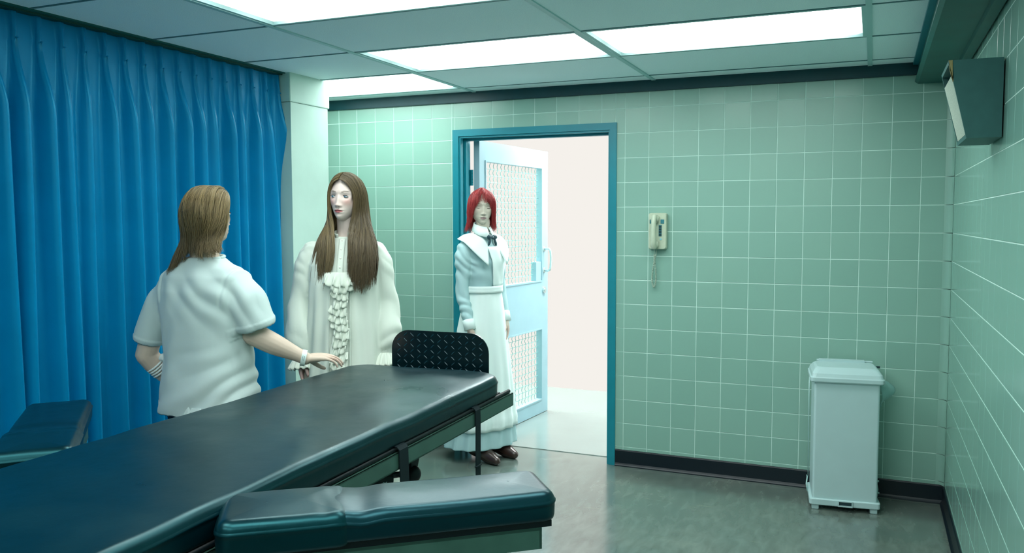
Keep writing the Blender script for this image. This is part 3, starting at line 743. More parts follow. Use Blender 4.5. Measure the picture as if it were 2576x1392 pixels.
def table():
    F = Fr((-.237,-3.0), (-.033, 1.0))
    t = thing('restraint_table', 'long dark teal padded restraint table with two outstretched arm boards, in the foreground', 'table', (-.24,-3.0,0))
    def wr(P):
        o = np.zeros(len(P))
        for i, (u, v, z) in enumerate(P):
            e = noise.noise(Vector((u*2.0, v*3.5, 2)))*.006
            e += noise.noise(Vector((u*9+v*3, v*5, 5)))*.0016
            e += .0035*max(0, noise.noise(Vector((u*5+v*9, v*2.5-u*1.2, 9))))*(abs(v) > .15)
            o[i] = e
        return o
    cushion(F, -1.28, 1.02, .352, .872, .950, .11, .026, M['leather'], 'mattress_pad', t, wr=wr, crown=.008)
    b = B(); F.box(b, -1.26, 1.0, -.335, .335, .856, .873); b.obj('base_board', M['black'], t)
    for s in (-1, 1):
        b = B(); v0, v1 = sorted((s*.338, s*.362))
        F.box(b, -1.24, 1.075, v1-.004 if s > 0 else v0, v1 if s > 0 else v0+.004, .806, .858)
        F.box(b, -1.24, 1.075, v0, v1, .854, .858); F.box(b, -1.24, 1.075, v0, v1, .806, .810)
        b.obj('side_rail', M['steel'], t)
        b = B(); vm = s*.346; b.tube([F.p(-1.24, vm, .866), F.p(1.065, vm, .866)], .008, 10); b.obj('rail_tube', M['black'], t, smooth=True)
    for u in (-1.0, -.3, .4, .98):
        b = B(); F.box(b, u-.02, u+.02, -.34, .34, .815, .855); b.obj('cross_member', M['black'], t)
    # foot plate with diamond tread
    yp = 1.118; zb, zt, hw, r = .800, 1.088, .232, .085
    out = [(-hw, zb)]
    out += [(-hw+r-r*cos(a), zt-r+r*sin(a)) for a in np.linspace(0, PI/2, 12)]
    out += [(hw-r+r*sin(a), zt-r+r*cos(a)) for a in np.linspace(0, PI/2, 12)]
    out += [(hw, zb)]
    b = B(); n = len(out); vs = [F.p(yp, v, z) for v, z in out]+[F.p(yp+.006, v, z) for v, z in out]
    b.add(vs, [tuple(range(n-1,-1,-1)), tuple(range(n, 2*n))]+[(i, (i+1)%n, n+(i+1)%n, n+i) for i in range(n)])
    fp = b.obj('foot_plate', M['darkmetal'], t)
    b = B(); P_ = .0335
    for j in range(0, 12):
        for i in range(-8, 9):
            v = i*P_*.98+(.5*P_ if j % 2 else 0)*0; z = zb+.010+j*.0235
            sg = 1 if (i+j) % 2 else -1
            cv, cz = v, z
            inside = abs(cv) < hw-.010 and cz < zt-.008 and not (abs(cv) > hw-r and cz > zt-r and (abs(cv)-(hw-r))**2+(cz-(zt-r))**2 > (r-.012)**2)
            if not inside: continue
            L, w = .0125, .0022; a = radians(42)*sg
            dv, dz = cos(a), -sin(a); nv, nz_ = sin(a), cos(a)
            q = []
            for (e, h) in ((-L, 0), (-L*.5, w), (L*.5, w), (L, 0), (L*.5, -w), (-L*.5, -w)): q.append(F.p(yp-.0002, cv+dv*e+nv*h, cz+dz*e+nz_*h))
            tp = [F.p(yp-.0016, cv+dv*e, cz+dz*e) for e in (-L*.55, L*.55)]
            b.add(q+tp, [(0,1,6),(1,2,7,6),(2,3,7),(3,4,7),(4,5,6,7),(5,0,6)])
    b.obj('tread_lugs', M['lug'], t, kind='stuff')
    b = B(); F.box(b, 1.03, 1.118, -.20, -.17, .812, .850); F.box(b, 1.03, 1.118, .17, .20, .812, .850); b.obj('plate_bracket', M['black'], t, kind='stuff')
    # webbing straps over the right rail
    for k, (u, zend, w) in enumerate(((.715, .50, .040), (.17, .48, .052), (-.31, .60, .05))):
        b = B(); path = [(.30, .8725), (.345, .8755), (.3585, .874), (.3655, .866), (.3665, .83), (.366, .76), (.364+.003*k, .66), (.366, zend)]
        th = .003; n = len(path); vs = []; fs = []
        for i, (v, z) in enumerate(path):
            a = path[max(i-1,0)]; c = path[min(i+1,n-1)]; tv, tz = c[0]-a[0], c[1]-a[1]; L = sqrt(tv*tv+tz*tz); ov, oz = -tz/L*th, tv/L*th
            du = (.004*sin(i*1.3+k)) if i > 4 else 0
            vs += [F.p(u-w/2+du, v, z), F.p(u+w/2+du, v, z), F.p(u+w/2+du, v+ov, z+oz), F.p(u-w/2+du, v+ov, z+oz)]
        for i in range(n-1):
            for q in range(4): fs.append((i*4+q, i*4+(q+1)%4, (i+1)*4+(q+1)%4, (i+1)*4+q))
        fs += [(0,3,2,1), tuple((n-1)*4+q for q in range(4))]
        b.add(vs, fs); st = b.obj('strap', M['strap'], t)
        if k == 0:
            b = B(); F.box(b, u-w/2-.002, u+w/2+.002, .363, .373, .655, .659); b.obj('strap_keeper', M['strap'], st)
    # under structure: lift column, tilt bracket and knob, base with casters
    b = B(); F.box(b, -.30, .10, -.16, .10, .10, .70, bev=.01); b.obj('lift_column', M['black'], t)
    b = B(); F.box(b, -.45, .30, -.24, .18, .70, .812, bev=.008); b.obj('tilt_frame', M['black'], t)
    b = B(); F.box(b, -.62, .52, -.30, -.22, .07, .12, bev=.006); F.box(b, -.62, .52, .16, .24, .07, .12, bev=.006); F.box(b, -.62, -.54, -.30, .24, .07, .12, bev=.006); F.box(b, .44, .52, -.30, .24, .07, .12, bev=.006); F.box(b,-.2,.05,-.24,.18,.08,.11)
    bs = b.obj('floor_base', M['steel'], t)
    for u in (-.58, .48):
        for v in (-.26, .20):
            b = B(); b.cyl(F.p(u, v-.014, .036), F.p(u, v+.014, .036), .036, 20); F.box(b, u-.012, u+.012, v-.02, v-.016, .03, .075); F.box(b, u-.012, u+.012, v+.016, v+.02, .03, .075); F.box(b, u-.012, u+.012, v-.02, v+.02, .068, .075); b.obj('caster', M['black'], t)
    b = B(); q = F.p(.425, .225, 0); q = (.0, -2.575)
    b.add([(q[0]-.02,q[1]-.03,.815),(q[0]+.02,q[1]-.03,.815),(q[0]+.02,q[1]+.05,.815),(q[0]-.02,q[1]+.05,.815),
           (q[0]-.012,q[1]-.012,.70),(q[0]+.012,q[1]-.012,.70),(q[0]+.012,q[1]+.02,.70),(q[0]-.012,q[1]+.02,.70)],
          [(0,1,2,3),(7,6,5,4),(4,5,1,0),(5,6,2,1),(6,7,3,2),(7,4,0,3)])
    b.obj('tilt_post', M['black'], t)
    b = B(); b.ell((.012,-2.578,.702), (.026,.03,.030)); b.cyl((-.02,-2.60,.705),(.02,-2.57,.703),.024,16); b.obj('clamp_knob', M['black'], t, smooth=True)
    b = B(); b.tube([(.0,-2.585,.706),(-.05,-2.66,.712),(-.10,-2.74,.725),(-.16,-2.85,.74)], [.010,.011,.012,.014], 10); b.cyl((-.02,-2.66,.70),(-.12,-2.76,.72),.022,14); b.obj('tilt_actuator', M['black'], t, smooth=True)
    b = B(); b.box((-.055,-2.70,.668),(-.020,-2.655,.712), bev=.006); b.obj('actuator_end', M['bin'], t)
    # arm boards
    def arm(o, d, L, tag_, up, side):
        A = Fr(o, d)
        def wr2(P):
            r = np.zeros(len(P))
            for i, (u, v, z) in enumerate(P):
                r[i] = noise.noise(Vector((u*4, v*7, 12+up)))*.003+.0022*noise.noise(Vector((u*22, v*6, 3)))*exp(-((u-.27)/.10)**2)
                r[i] -= .005*exp(-((u-.30)/.03)**2)
            return r
        cushion(A, 0, L, .100, .872, .940, .034, .024, M['leatherdark'], 'arm_pad', t, nside=26, wr=wr2, crown=.004, rc0=.03)
        def wr3(P):
            r = np.zeros(len(P))
            for i, (u, v, z) in enumerate(P):
                r[i] = noise.noise(Vector((u*5, v*8, 31+up)))*.003+.004*noise.noise(Vector((u*30, v*14, 3)))*sstep(.16,.28,u)
            return r
        cushion(A, -.006, .272, .106, .866, .9445, .032, .026, M['leather'], 'pad_cover', t, nside=26, wr=wr3, crown=.004, rc0=.034)
        b = B(); A.box(b, .02, L-.012, -.088, .088, .858, .873); b.obj('arm_board', M['black'], t)
        b = B(); A.box(b, -.10 if side > 0 else .02, L-.035, -.086, -.080, .806, .856); A.box(b, -.10 if side > 0 else .02, L-.035, .080, .086, .806, .856); A.box(b, L-.041, L-.035, -.086, .086, .806, .856); A.box(b, .02, L-.035, -.086, .086, .850, .857)
        b.obj('arm_rail', M['steel'], t)
        b = B(); A.box(b, -.12, .36, -.05, .05, .79, .81, bev=.004); b.obj('arm_pivot', M['black'], t)
        return A
    A1 = arm((.150,-3.602), (.779,.627), .735, 'r', 0, 1)
    A2 = arm((-.655,-3.455), (-.73,.684), .70, 'l', 7, -1)
    return t
table()

# ------------------------------------------------------------------ PEOPLE
def colattr(me, C):
    a = me.color_attributes.new('Col', 'FLOAT_COLOR', 'POINT')
    C4 = np.ones((len(me.vertices), 4), dtype=np.float32); C4[:,:3] = C; a.data.foreach_set('color', C4.ravel())
ICO = None
def ico(sub=6):
    bm = bmesh.new(); bmesh.ops.create_icosphere(bm, subdivisions=sub, radius=1)
    V = np.array([v.co[:] for v in bm.verts]); F = [tuple(w.index for w in f.verts) for f in bm.faces]; bm.free(); return V, F
def smax(a, b): return np.maximum(a, b)
def head_shape(V, fem=1.0, mouth_open=0.0):
    x, y, z = V.T
    t = np.maximum(0, -z); u = np.maximum(0, z)
    X = .0735*x*(1-.20*t-.10*t**3); Y = .094*y; Z = .1175*z
    fr_ = sstep(-.1, .5, y)
    Y = np.where(y > 0, .090*y*(1+1.05*t**3.2), .098*y*(1-.42*t))
    Y = Y-.006*fr_*(1-np.abs(x))*0
    aX = np.abs(X); fw = sstep(.12, .45, y)
    g = lambda x0, z0, sx, sz: np.exp(-((aX-x0)**2/(2*sx*sx)+(Z-z0)**2/(2*sz*sz)))
    d = np.zeros_like(X)
    d += -.004*g(.045, .055, .02, .03)                       # temples
    d += .0035*g(.026, .024, .016, .007)
    d += -.0105*g(.031, .005, .013, .0105)
    d += -.004*g(.0, .012, .010, .008)
    zz = np.clip((.014-Z)/.052, 0, 1)
    amp = (.002+.0130*zz)*sstep(.026, .008, Z)*sstep(-.0475, -.0385, Z)
    wd_ = .0048+.0036*zz
    d += amp*np.exp(-X**2/(2*wd_**2))
    d += .0045*g(0, -.036, .0075, .006)
    d += .0075*g(.0120, -.0405, .0042, .0045)
    d += .0035*g(.040, -.020, .015, .014)
    d += -.003*g(.044, -.055, .012, .018)
    d += .0055*g(0, -.064, .024, .017)
    d += .0040*g(.004, -.0600, .0125, .0030)
    d += .0050*g(0, -.0715, .0115, .0036)
    d += -(.0048+mouth_open)*np.exp(-(Z+.0657)**2/(2*.0015**2))*np.exp(-X**2/(2*.017**2))
    d += -.0025*g(0, -.0535, .003, .004)
    d += -.0030*g(0, -.081, .016, .0045)
    d += .0055*g(0, -.0985, .015, .011)
    Y = Y+d*fw
    return np.stack([X, Y, Z], 1)
def basis(f, up=(0,0,1)):
    f = Vector(f).normalized(); u = Vector(up).normalized(); r = f.cross(u).normalized(); u = r.cross(f).normalized(); return r, f, u
class Head:
    def __init__(s, c, f, up=(0,0,1), k=1.0): s.c = Vector(c); s.r, s.f, s.u = basis(f, up); s.k = k
    def w(s, P):
        P = np.atleast_2d(P)*s.k; A = np.array([s.r[:], s.f[:], s.u[:]]); return P@A+np.array(s.c[:])
    def w1(s, p): return Vector(s.w([p])[0])
def build_head(H, skin, lip, brow, hairc, blush=.35, closed=False, mo=0.0):
    V, F = ico(6); P = head_shape(V, mouth_open=mo); X, Y, Z = P.T
    C = np.tile(np.array(skin), (len(P), 1)); front = sstep(.2, .5, V[:,1])
    def mix(w, col): w = (np.clip(w, 0, 1)*front)[:,None]; C[:] = C*(1-w)+np.array(col)*w
    aX = np.abs(X)
    bl = blush*np.exp(-((aX-.040)**2/(2*.014**2)+(Z+.022)**2/(2*.013**2))); mix(bl, (skin[0]*1.0, skin[1]*.62, skin[2]*.60))
    mix(.3*blush*np.exp(-(X**2/(2*.01**2)+(Z+.036)**2/(2*.008**2))), (skin[0], skin[1]*.6, skin[2]*.6))
    lw = 1-((X/.0225)**2+((Z+.0663)/(.0088*(1-.25*np.minimum(1, aX/.02))))**2); mix(sstep(-.05, .25, lw), lip)
    mix(sstep(.0022, .0006, np.abs(Z+.0657))*sstep(.021, .017, aX)*.8, (lip[0]*.25, lip[1]*.25, lip[2]*.25))
    bz = .0245+.004*np.sin(np.clip((aX-.014)/.034, 0, 1)*PI*.75); mix(sstep(.0034, .0012, np.abs(Z-bz))*sstep(.012, .016, aX)*sstep(.050, .040, aX)*.95, brow)
    mix(.25*np.exp(-((aX-.031)**2/(2*.014**2)+(Z-.006)**2/(2*.009**2))), (skin[0]*.45, skin[1]*.42, skin[2]*.42))
    mix(sstep(.5,.9,np.exp(-((aX-.0065)**2/(2*.003**2)+(Z+.0455)**2/(2*.0022**2))))*.8, (skin[0]*.2, skin[1]*.12, skin[2]*.12))
    sc = sstep(-.35, -.5, V[:,1])+sstep(.60, .72, V[:,2])*sstep(.75,.55,V[:,1]); sc = np.clip(sc+sstep(.68,.78,np.abs(V[:,0]))*sstep(-.3,0,V[:,2]), 0, 1)[:,None]
    C[:] = C*(1-sc)+np.array(hairc)*sc
    return H.w(P), F, C
def face_extras(H, root, closed=False, iris_dx=0.0, brow=(.1,.08,.06)):
    for s in (-1, 1):
        cy = .0708 if not closed else .0712
        c = H.w1((s*.031, .0712, .0035)); Rm = (H.r, H.f, H.u)
        if not closed:
            b = B(); k = H.k; b.ell(c, (.0125*k, .0095*k, .0058*k), Rm, 3); e = b.obj('eye', M['eyew'], root, smooth=True)
            b = B(); c2 = H.w1((s*.031+iris_dx, .0785, .0035)); b.ell(c2, (.0052*k, .0030*k, .0046*k), Rm, 2); b.obj('iris', M['iris'], e, smooth=True)
            b = B(); pts = [H.w1((s*.031+.0135*cos(a), .0735+.0075*sin(a), .0035+.0062*sin(a)*1.0)) for a in np.linspace(.10*PI, .90*PI, 10)]
            b.tube(pts, [.0006,.0011,.0014,.0015,.0015,.0015,.0015,.0014,.0011,.0006], 5); b.obj('eyelash', M['lidline'], e, smooth=True)
        else:
            b = B(); pts = [H.w1((s*.031+.0125*cos(a), .0752+.004*abs(sin(a))-.002*abs(cos(a)), .001-.0040*sin(a))) for a in np.linspace(.05*PI, .95*PI, 10)]
            b.tube(pts, [.0005,.0008,.0010,.0010,.0010,.0010,.0010,.0010,.0008,.0005], 5); b.obj('eyelash', M['lidline'], root, smooth=True)
def hand(b, Wp, d, n, s, k=1.0, curl=(18,22,16), spread=6.0, thumb=(30, 25), dz=0.0):
    """five separate fingers: Wp wrist, d pointing direction, n back-of-hand normal, s towards the thumb"""
    Wp = Vector(Wp); d = Vector(d).normalized(); n = Vector(n); n = (n-d*n.dot(d)).normalized(); s0 = Vector(s)
    s = d.cross(n); s = s if s.dot(s0) > 0 else -s
    offs = [.030, .010, -.010, -.029]; lens = [.041,.046,.043,.034]; dk = [.083,.087,.083,.076]; rads = [.0088,.0090,.0086,.0076]
    for i in range(4):
        base = Wp+s*(offs[i]*.45*k); K = Wp+d*(dk[i]*k)+s*(offs[i]*k)-n*(.003*abs(offs[i])/.03*k)
        limb(b, [base, (base+K)/2+n*.002, K], [.0155*k, .0135*k, .0105*k], 10, 3)
        p = K.copy(); dd = d.copy(); sp = radians(spread)*(offs[i]/.03)
        dd = (dd*cos(sp)+s*sin(sp)).normalized(); L = lens[i]*k; pts = [K-dd*.01, K]; a = 0; rr_ = [rads[i]*1.15*k, rads[i]*1.12*k]
        for j, sc in enumerate((1.0, .66, .52)):
            a += radians(curl[j]+(i*1.5)); q = dd*cos(a)-n*sin(a); p = p+q*(L*sc); pts.append(p.copy()); rr_.append(rads[i]*k*(1-.10*(j+1)))
        limb(b, pts, rr_, 9, 3)
    # palm heel and thumb
    limb(b, [Wp, Wp+d*.05*k-n*.004*k, Wp+d*.07*k-n*.002*k], [.019*k,.020*k,.016*k], 12, 3)
    t0 = Wp+d*.018*k+s*.014*k-n*.008*k; td = (d*cos(radians(thumb[0]))+s*sin(radians(thumb[0]))*.7-n*sin(radians(thumb[1]))).normalized()
    t1 = t0+td*.038*k; td2 = (td+d*.35-n*.15).normalized(); t2 = t1+td2*.030*k; td3 = (td2+d*.3-s*.1).normalized(); t3 = t2+td3*.024*k
    limb(b, [t0, t1, t2, t3], [.0150*k,.0115*k,.0100*k,.0085*k], 10, 3)
def join(parts):
    """join (verts, faces, colors) triples into one mesh with a colour attribute"""
    vs = []; fs = []; cs = []; k = 0
    for V, F, C in parts:
        V = np.asarray(V); vs.append(V); fs += [tuple(i+k for i in f) for f in F]; cs.append(C); k += len(V)
    me = pyd(np.concatenate(vs), fs); colattr(me, np.concatenate(cs)); return me
def mesh_data(me): return getco(me), [tuple(p.vertices) for p in me.polygons]
# --- hair from guide curves
def resample(pts, n):
    P = np.array(catmull(pts, 10)); d = np.sqrt(((P[1:]-P[:-1])**2).sum(1)); c = np.concatenate([[0], np.cumsum(d)]); q = np.linspace(0, c[-1], n)
    return np.stack([np.interp(q, c, P[:,i]) for i in range(3)], 1)
def hair(H, guides, count, root, pal, name='hair', seg=16, rad=.0011, thick=.016, wav=.006, seed=1, lenvar=.12, clump=26, grav=None):
    """strands interpolated between neighbouring guide curves (head space), gathered in loose clumps"""
    r = np.random.default_rng(seed); G = [resample(g, seg) for g in guides]; nb = 3
    L = [np.sqrt(((g[1:]-g[:-1])**2).sum()) for g in G]
    vs = np.zeros((count*seg*nb, 3)); cs = np.zeros((count*seg*nb, 3)); s_ = np.linspace(0, 1, seg)
    widths = [np.abs(G[i+1][seg//2]-G[i][seg//2]).sum() for i in range(len(G)-1)]; cum = np.cumsum(widths)/sum(widths)
    ncl = max(count//clump, 1); cl_q = np.sort(r.random(ncl)); cl_ph = r.random(ncl)*6.28; cl_c = r.random(ncl); cl_l = r.normal(0, 1, ncl)
    k3 = np.array([0, 2.094, 4.188])
    for i in range(count):
        c = r.integers(ncl); q = np.clip(cl_q[c]+r.normal(0, .35/ncl**.75), 0, .9999)
        gi = int(np.searchsorted(cum, q)); lo = 0 if gi == 0 else cum[gi-1]; ff = (q-lo)/(cum[gi]-lo)
        P = G[gi]*(1-ff)+G[gi+1]*ff
        ln = 1-lenvar*abs(r.normal(0, .6))-.03*cl_l[c]; ln = min(ln, 1.03); sq = np.clip(s_*ln, 0, 1.05)
        x = sq*(seg-1); i0 = np.clip(x.astype(int), 0, seg-2); fr2 = (x-i0)[:,None]; P = P[i0]*(1-fr2)+P[i0+1]*fr2
        dep = r.random()**1.3*thick; cen = np.array([0, -.005, 0.0]); dirv = P-cen; dirv[:,2] *= .3
        dirv /= np.linalg.norm(dirv, axis=1)[:,None]+1e-6
        P = P-dirv*(dep*np.minimum(1, s_*4+.25))[:,None]+dirv*.002
        ph = cl_ph[c]; w = wav*(s_**1.5)
        tang = np.cross(dirv, np.array([0,0,1.0]))
        P = P+tang*(w*np.sin(s_*7+ph)+.25*w*np.sin(s_*19+ph*3+i))[:,None]+dirv*(w*.5*np.sin(s_*6+ph*2))[:,None]+r.normal(0, .0006, 3)*np.ones((seg,1))*(1+4*s_)[:,None]
        Wd = H.w(P); t = np.gradient(Wd, axis=0); t /= np.linalg.norm(t, axis=1)[:,None]+1e-9
        ref = np.array([.31, .55, .77]); u = np.cross(t, ref); u /= np.linalg.norm(u, axis=1)[:,None]+1e-9; v = np.cross(t, u)
        rr_ = rad*r.uniform(.7, 1.2)*(1-.65*s_**3)
        ring = Wd[:,None,:]+rr_[:,None,None]*(np.cos(k3)[None,:,None]*u[:,None,:]+np.sin(k3)[None,:,None]*v[:,None,:])
        vs[i*seg*nb:(i+1)*seg*nb] = ring.reshape(-1, 3)
        a = np.clip(cl_c[c]*.7+r.random()*.3, 0, 1); col = np.array(pal[0])*(1-a)+np.array(pal[1])*a
        if len(pal) > 2: 
            tt = sstep(.45, 1.0, s_)[:,None]*.6; colr = col[None,:]*(1-tt)+np.array(pal[2])[None,:]*tt
        else: colr = np.tile(col, (seg, 1))
        cs[i*seg*nb:(i+1)*seg*nb] = np.repeat(colr, nb, axis=0)
    idx = np.arange(count)[:,None,None]*(seg*nb)+np.arange(seg-1)[None,:,None]*nb; k = np.arange(nb)[None,None,:]
    a0 = idx+k; a1 = idx+(k+1)%nb; F = np.stack([a0, a1, a1+nb, a0+nb], -1).reshape(-1, 4)
    me = bpy.data.meshes.new(name); nF = len(F)
    me.vertices.add(len(vs)); me.vertices.foreach_set('co', vs.astype(np.float32).ravel())
    me.loops.add(nF*4); me.loops.foreach_set('vertex_index', F.astype(np.int32).ravel())
    me.polygons.add(nF); me.polygons.foreach_set('loop_start', np.arange(nF, dtype=np.int32)*4)
    try: me.polygons.foreach_set('loop_total', np.full(nF, 4, dtype=np.int32))
    except Exception: pass
    me.update(calc_edges=True); me.validate()
    colattr(me, cs); me.shade_smooth()
    return mesh_obj(name, me, M['hair_a'], root)
def ering(c, sx, fy, a, b, n=40, z=None, p=2.0, fn=None):
    c = Vector(c); o = []
    for i in range(n):
        th = 2*PI*i/n; ct, st = cos(th), sin(th)
        ra = a*abs(ct)**(2/p)*(1 if ct >= 0 else -1); rb = b*abs(st)**(2/p)*(1 if st >= 0 else -1)
        k = 1+(fn(th) if fn else 0); o.append(c+sx*(ra*k)+fy*(rb*k))
    return o
def recess(me, c, ax, R, depth, tol=.012):
    """push the closed end of a sleeve or hem inwards so that it reads as an opening"""
    P = getco(me); c = np.array(c); ax = np.array(ax)/np.linalg.norm(ax); d = P-c; h = d@ax; rad = np.linalg.norm(d-h[:,None]*ax, axis=1)
    N_ = getno(me); m = (np.abs(h) < tol) & (rad < R) & ((N_@ax) > .75); P[m] -= ax*depth; setco(me, P); return me
def fold(P, ang, sc, seed, axis=(0,0,1)):
    return None

# ======= person A: white T-shirt, back to the camera, right hand on the pad
def person_tshirt():
    sk = (.60, .475, .385); root = thing('person', 'person in a white T-shirt seen from behind, one hand on the table', 'person', (-1.06,-2.39,0), 'people in the room')
    X = Vector((1,0,0)); Y = Vector((0,1,0)); Z = Vector((0,0,1))
    H = Head((-1.050,-2.385,1.588), (.05,1.0,0), k=1.0)
    b = B()
    b.loft([ering((-1.06,-2.395,z), X, Y, a, bb, 28) for z, a, bb in ((.80,.15,.10),(.86,.165,.115),(.95,.14,.10),(1.10,.15,.10),(1.25,.165,.105),(1.32,.15,.085),(1.37,.09,.06),(1.41,.05,.045))])
    limb(b, [(-1.06,-2.405,1.36),(-1.058,-2.40,1.44),(-1.052,-2.392,1.52)], [.058,.056,.058], 16, 3)
    for s in (-1, 1):
        limb(b, [(-1.06+s*.09,-2.39,.86),(-1.06+s*.10,-2.38,.48),(-1.06+s*.11,-2.39,.09)], [.085,.055,.038], 14, 4)
        limb(b, [(-1.06+s*.11,-2.40,.06),(-1.06+s*.12,-2.32,.04),(-1.06+s*.125,-2.25,.03)], [.035,.032,.022], 10, 3)
    Wr = Vector((-.690,-2.247,1.002)); El = Vector((-.855,-2.362,1.110))
    limb(b, [(-.935,-2.402,1.30),(-.872,-2.385,1.22),El], [.046,.045,.045], 16, 4)
    limb(b, [El,(El*.6+Wr*.4)+Vector((0,0,-.002)),(El*.2+Wr*.8),Wr], [.046,.043,.030,.0265], 16, 4)
    hd = Vector((.055,.066,.004)); hand(b, Wr, hd, (.12,-.10,1), (-.7,.6,-.1), k=.92, curl=(15,20,15), spread=7, thumb=(22,72))
    ElL = Vector((-1.362,-2.430,1.005)); WrL = Vector((-1.285,-2.300,.835))
    limb(b, [(-1.190,-2.405,1.30),(-1.30,-2.42,1.17),ElL], [.046,.045,.043], 16, 4)
    limb(b, [ElL,(ElL*.6+WrL*.4)+Vector((-.008,-.006,0)),WrL], [.044,.041,.028], 16, 4)
    hand(b, WrL, (.6,.25,-.55), (-.4,.8,.2), (.2,.2,.8), k=.92, curl=(15,18,14))
    bm_ = remesh(b.mesh(), .0034, 4); bv, bf = mesh_data(bm_); N_ = nz(bv, 9); bc = np.tile(np.array(sk), (len(bv),1))*(1+.06*N_[:,None])
    dk = np.exp(-((bv-np.array(Wr+Vector((.075,.085,-.02))))**2).sum(1)/(2*.02**2)); bc = bc*(1-.18*dk[:,None]*np.array([0,1,1]))
    hp = build_head(H, sk, (.40,.20,.18), (.16,.11,.06), (.12,.085,.035))
    me = join([(bv, bf, bc), hp]); body = mesh_obj('body', me, M['skin'], root, smooth=True)
    face_extras(H, root)
    # trousers
    b = B(); b.loft([ering((-1.06,-2.39,z), X, Y, a, bb, 28) for z, a, bb in ((.72,.175,.125),(.80,.19,.135),(.90,.175,.125),(.94,.165,.12))])
    for s in (-1, 1): limb(b, [(-1.06+s*.09,-2.39,.80),(-1.06+s*.10,-2.38,.48),(-1.06+s*.108,-2.39,.10)], [.105,.082,.070], 20, 4)
    tm = remesh(b.mesh(), .010, 3); displace(tm, lambda P, N: .004*nz(P, (6,6,14))); mesh_obj('trousers', tm, M['trouser'], root, smooth=True)
    for s in (-1, 1):
        b = B(); limb(b, [(-1.06+s*.11,-2.43,.045),(-1.06+s*.115,-2.36,.05),(-1.06+s*.12,-2.26,.035)], [.040,.045,.032], 14, 4)
        b.v = [(x, y, max(z, 0.0)) for x, y, z in b.v]; b.obj('shoe', M['shoe_b'], root, smooth=True)
    # T-shirt
    b = B(); C = (-1.062,-2.392)
    b.loft([ering((C[0]+ox, C[1]+oy, z), X, Y, a, bb, 48, p=2.3) for z, a, bb, ox, oy in
        ((.782,.222,.152,.00,0),(.81,.222,.153,0,0),(.90,.206,.146,.004,0),(1.00,.188,.136,.004,0),(1.10,.190,.134,0,0),(1.20,.204,.134,0,-.002),(1.28,.208,.126,0,-.004),(1.34,.200,.108,0,-.006),(1.375,.165,.088,.0,-.008),(1.40,.110,.074,.002,-.010),(1.418,.075,.066,.002,-.008))])
    limb(b, [(-.925,-2.402,1.310),(-.868,-2.388,1.245),(-.838,-2.369,1.155)], [.066,.078,.080], 24, 5)
    limb(b, [(-1.200,-2.405,1.310),(-1.280,-2.415,1.21),(-1.345,-2.423,1.085)], [.066,.068,.067], 24, 5)
    # cut sleeve ends flat
    def chop(V, c, ax):
        ax = Vector(ax).normalized(); c = Vector(c); o = []
        for q in V:
            v = Vector(q); h = (v-c).dot(ax); o.append(tuple(v-ax*h) if h > 0 and (v-c-ax*h).length < .12 and h < .12 else q)
        return o
    cR, aR = Vector((-.832,-2.363,1.138)), Vector((.16,.22,-.96)); cL, aL = Vector((-1.352,-2.424,1.055)), Vector((-.30,-.03,-.95))
    b.v = chop(chop(b.v, cR, aR), cL, aL)
    me = remesh(b.mesh(), .0052, 14)
    def wr(P, N):
        zz = P[:,2]; o = .0030*nz(P, (9,9,7))
        # drapes running from the shoulder blades down, tension folds to the right sleeve and waist
        dirs = [((1.0,.0,.55), 34, 1.0, (-.90,1.27)), ((.8,.3,-1.0), 30, 1.0, (-.93,.90)), ((1,0,.10), 24, .7, (-1.10,1.05))]
        for (dx, dy, dz_), f, am, (cx, cz) in dirs:
            ph = (P[:,0]*dx+P[:,1]*dy+zz*dz_)*f+3.0*nz(P, (4,4,4)); w = np.exp(-(((P[:,0]-cx)/.16)**2+((zz-cz)/.13)**2)); o += am*.0115*w*(np.abs(np.sin(ph))**1.5-.4)
        for (c0, nn) in (((-.905,-2.40,1.30),(.93,.05,-.12)), ((-1.215,-2.40,1.30),(-.93,.0,-.12))):
            dv = P-np.array(c0); h = dv@(np.array(nn)/np.linalg.norm(nn)); dd = np.sqrt((dv**2).sum(1)); o -= .0055*np.exp(-(h/.0055)**2)*sstep(.125,.10,dd); o += .003*np.exp(-((h-.012)/.008)**2)*sstep(.125,.10,dd)
        for (c0, nn) in ((cR, aR), (cL, aL)):
            dv = P-np.array(c0); h = dv@(np.array(nn)/np.linalg.norm(nn)); dd = np.sqrt((dv**2).sum(1)); o += .0035*(sstep(-.030,-.024,h))*sstep(.13,.11,dd)*(h < .02)
        w = sstep(.98, .80, zz); o += .0036*w*np.sin((P[:,0]*.9-zz*1.6)*32+4*nz(P, (5,5,3)))
        o += .0035*sstep(1.15,1.3,zz)*sstep(1.40,1.3,zz)*np.sin(P[:,0]*60+5*nz(P,(3,3,3)))
        return o
    displace(me, wr)
    recess(me, cR, aR, .068, .045, .014); recess(me, cL, aL, .058, .04, .014); recess(me, (C[0],C[1],.782), (0,0,-1), .5, .05, .02)
    shirt = mesh_obj('t_shirt', me, M['cotton'], root, smooth=True)
    b = B(); rr_ = ering((-1.058,-2.398,1.415), X, (Y+Z*.10).normalized(), .074, .068, 40); rr_ = rr_+[rr_[0]]; b.tube(rr_, .0065, 8); b.obj('collar', M['cotton'], shirt, smooth=True)
    # wristband
    ax = (Wr-El).normalized(); c = Wr-ax*.008+Vector((0,0,-.001)); u = ax.cross(Z).normalized(); w = u.cross(ax).normalized(); b = B()
    tl = (ax+w*.28).normalized(); w2 = u.cross(tl).normalized(); v = []; n = 36
    for k in range(n):
        a = 2*PI*k/n; rv = u*(.0305*cos(a))+w2*(.0325*sin(a))
        for (e, r_) in ((-.0095,0),(.0095,0),(.0095,.0012),(-.0095,.0012)): v.append(c+rv*(1+r_/.03)+tl*e)
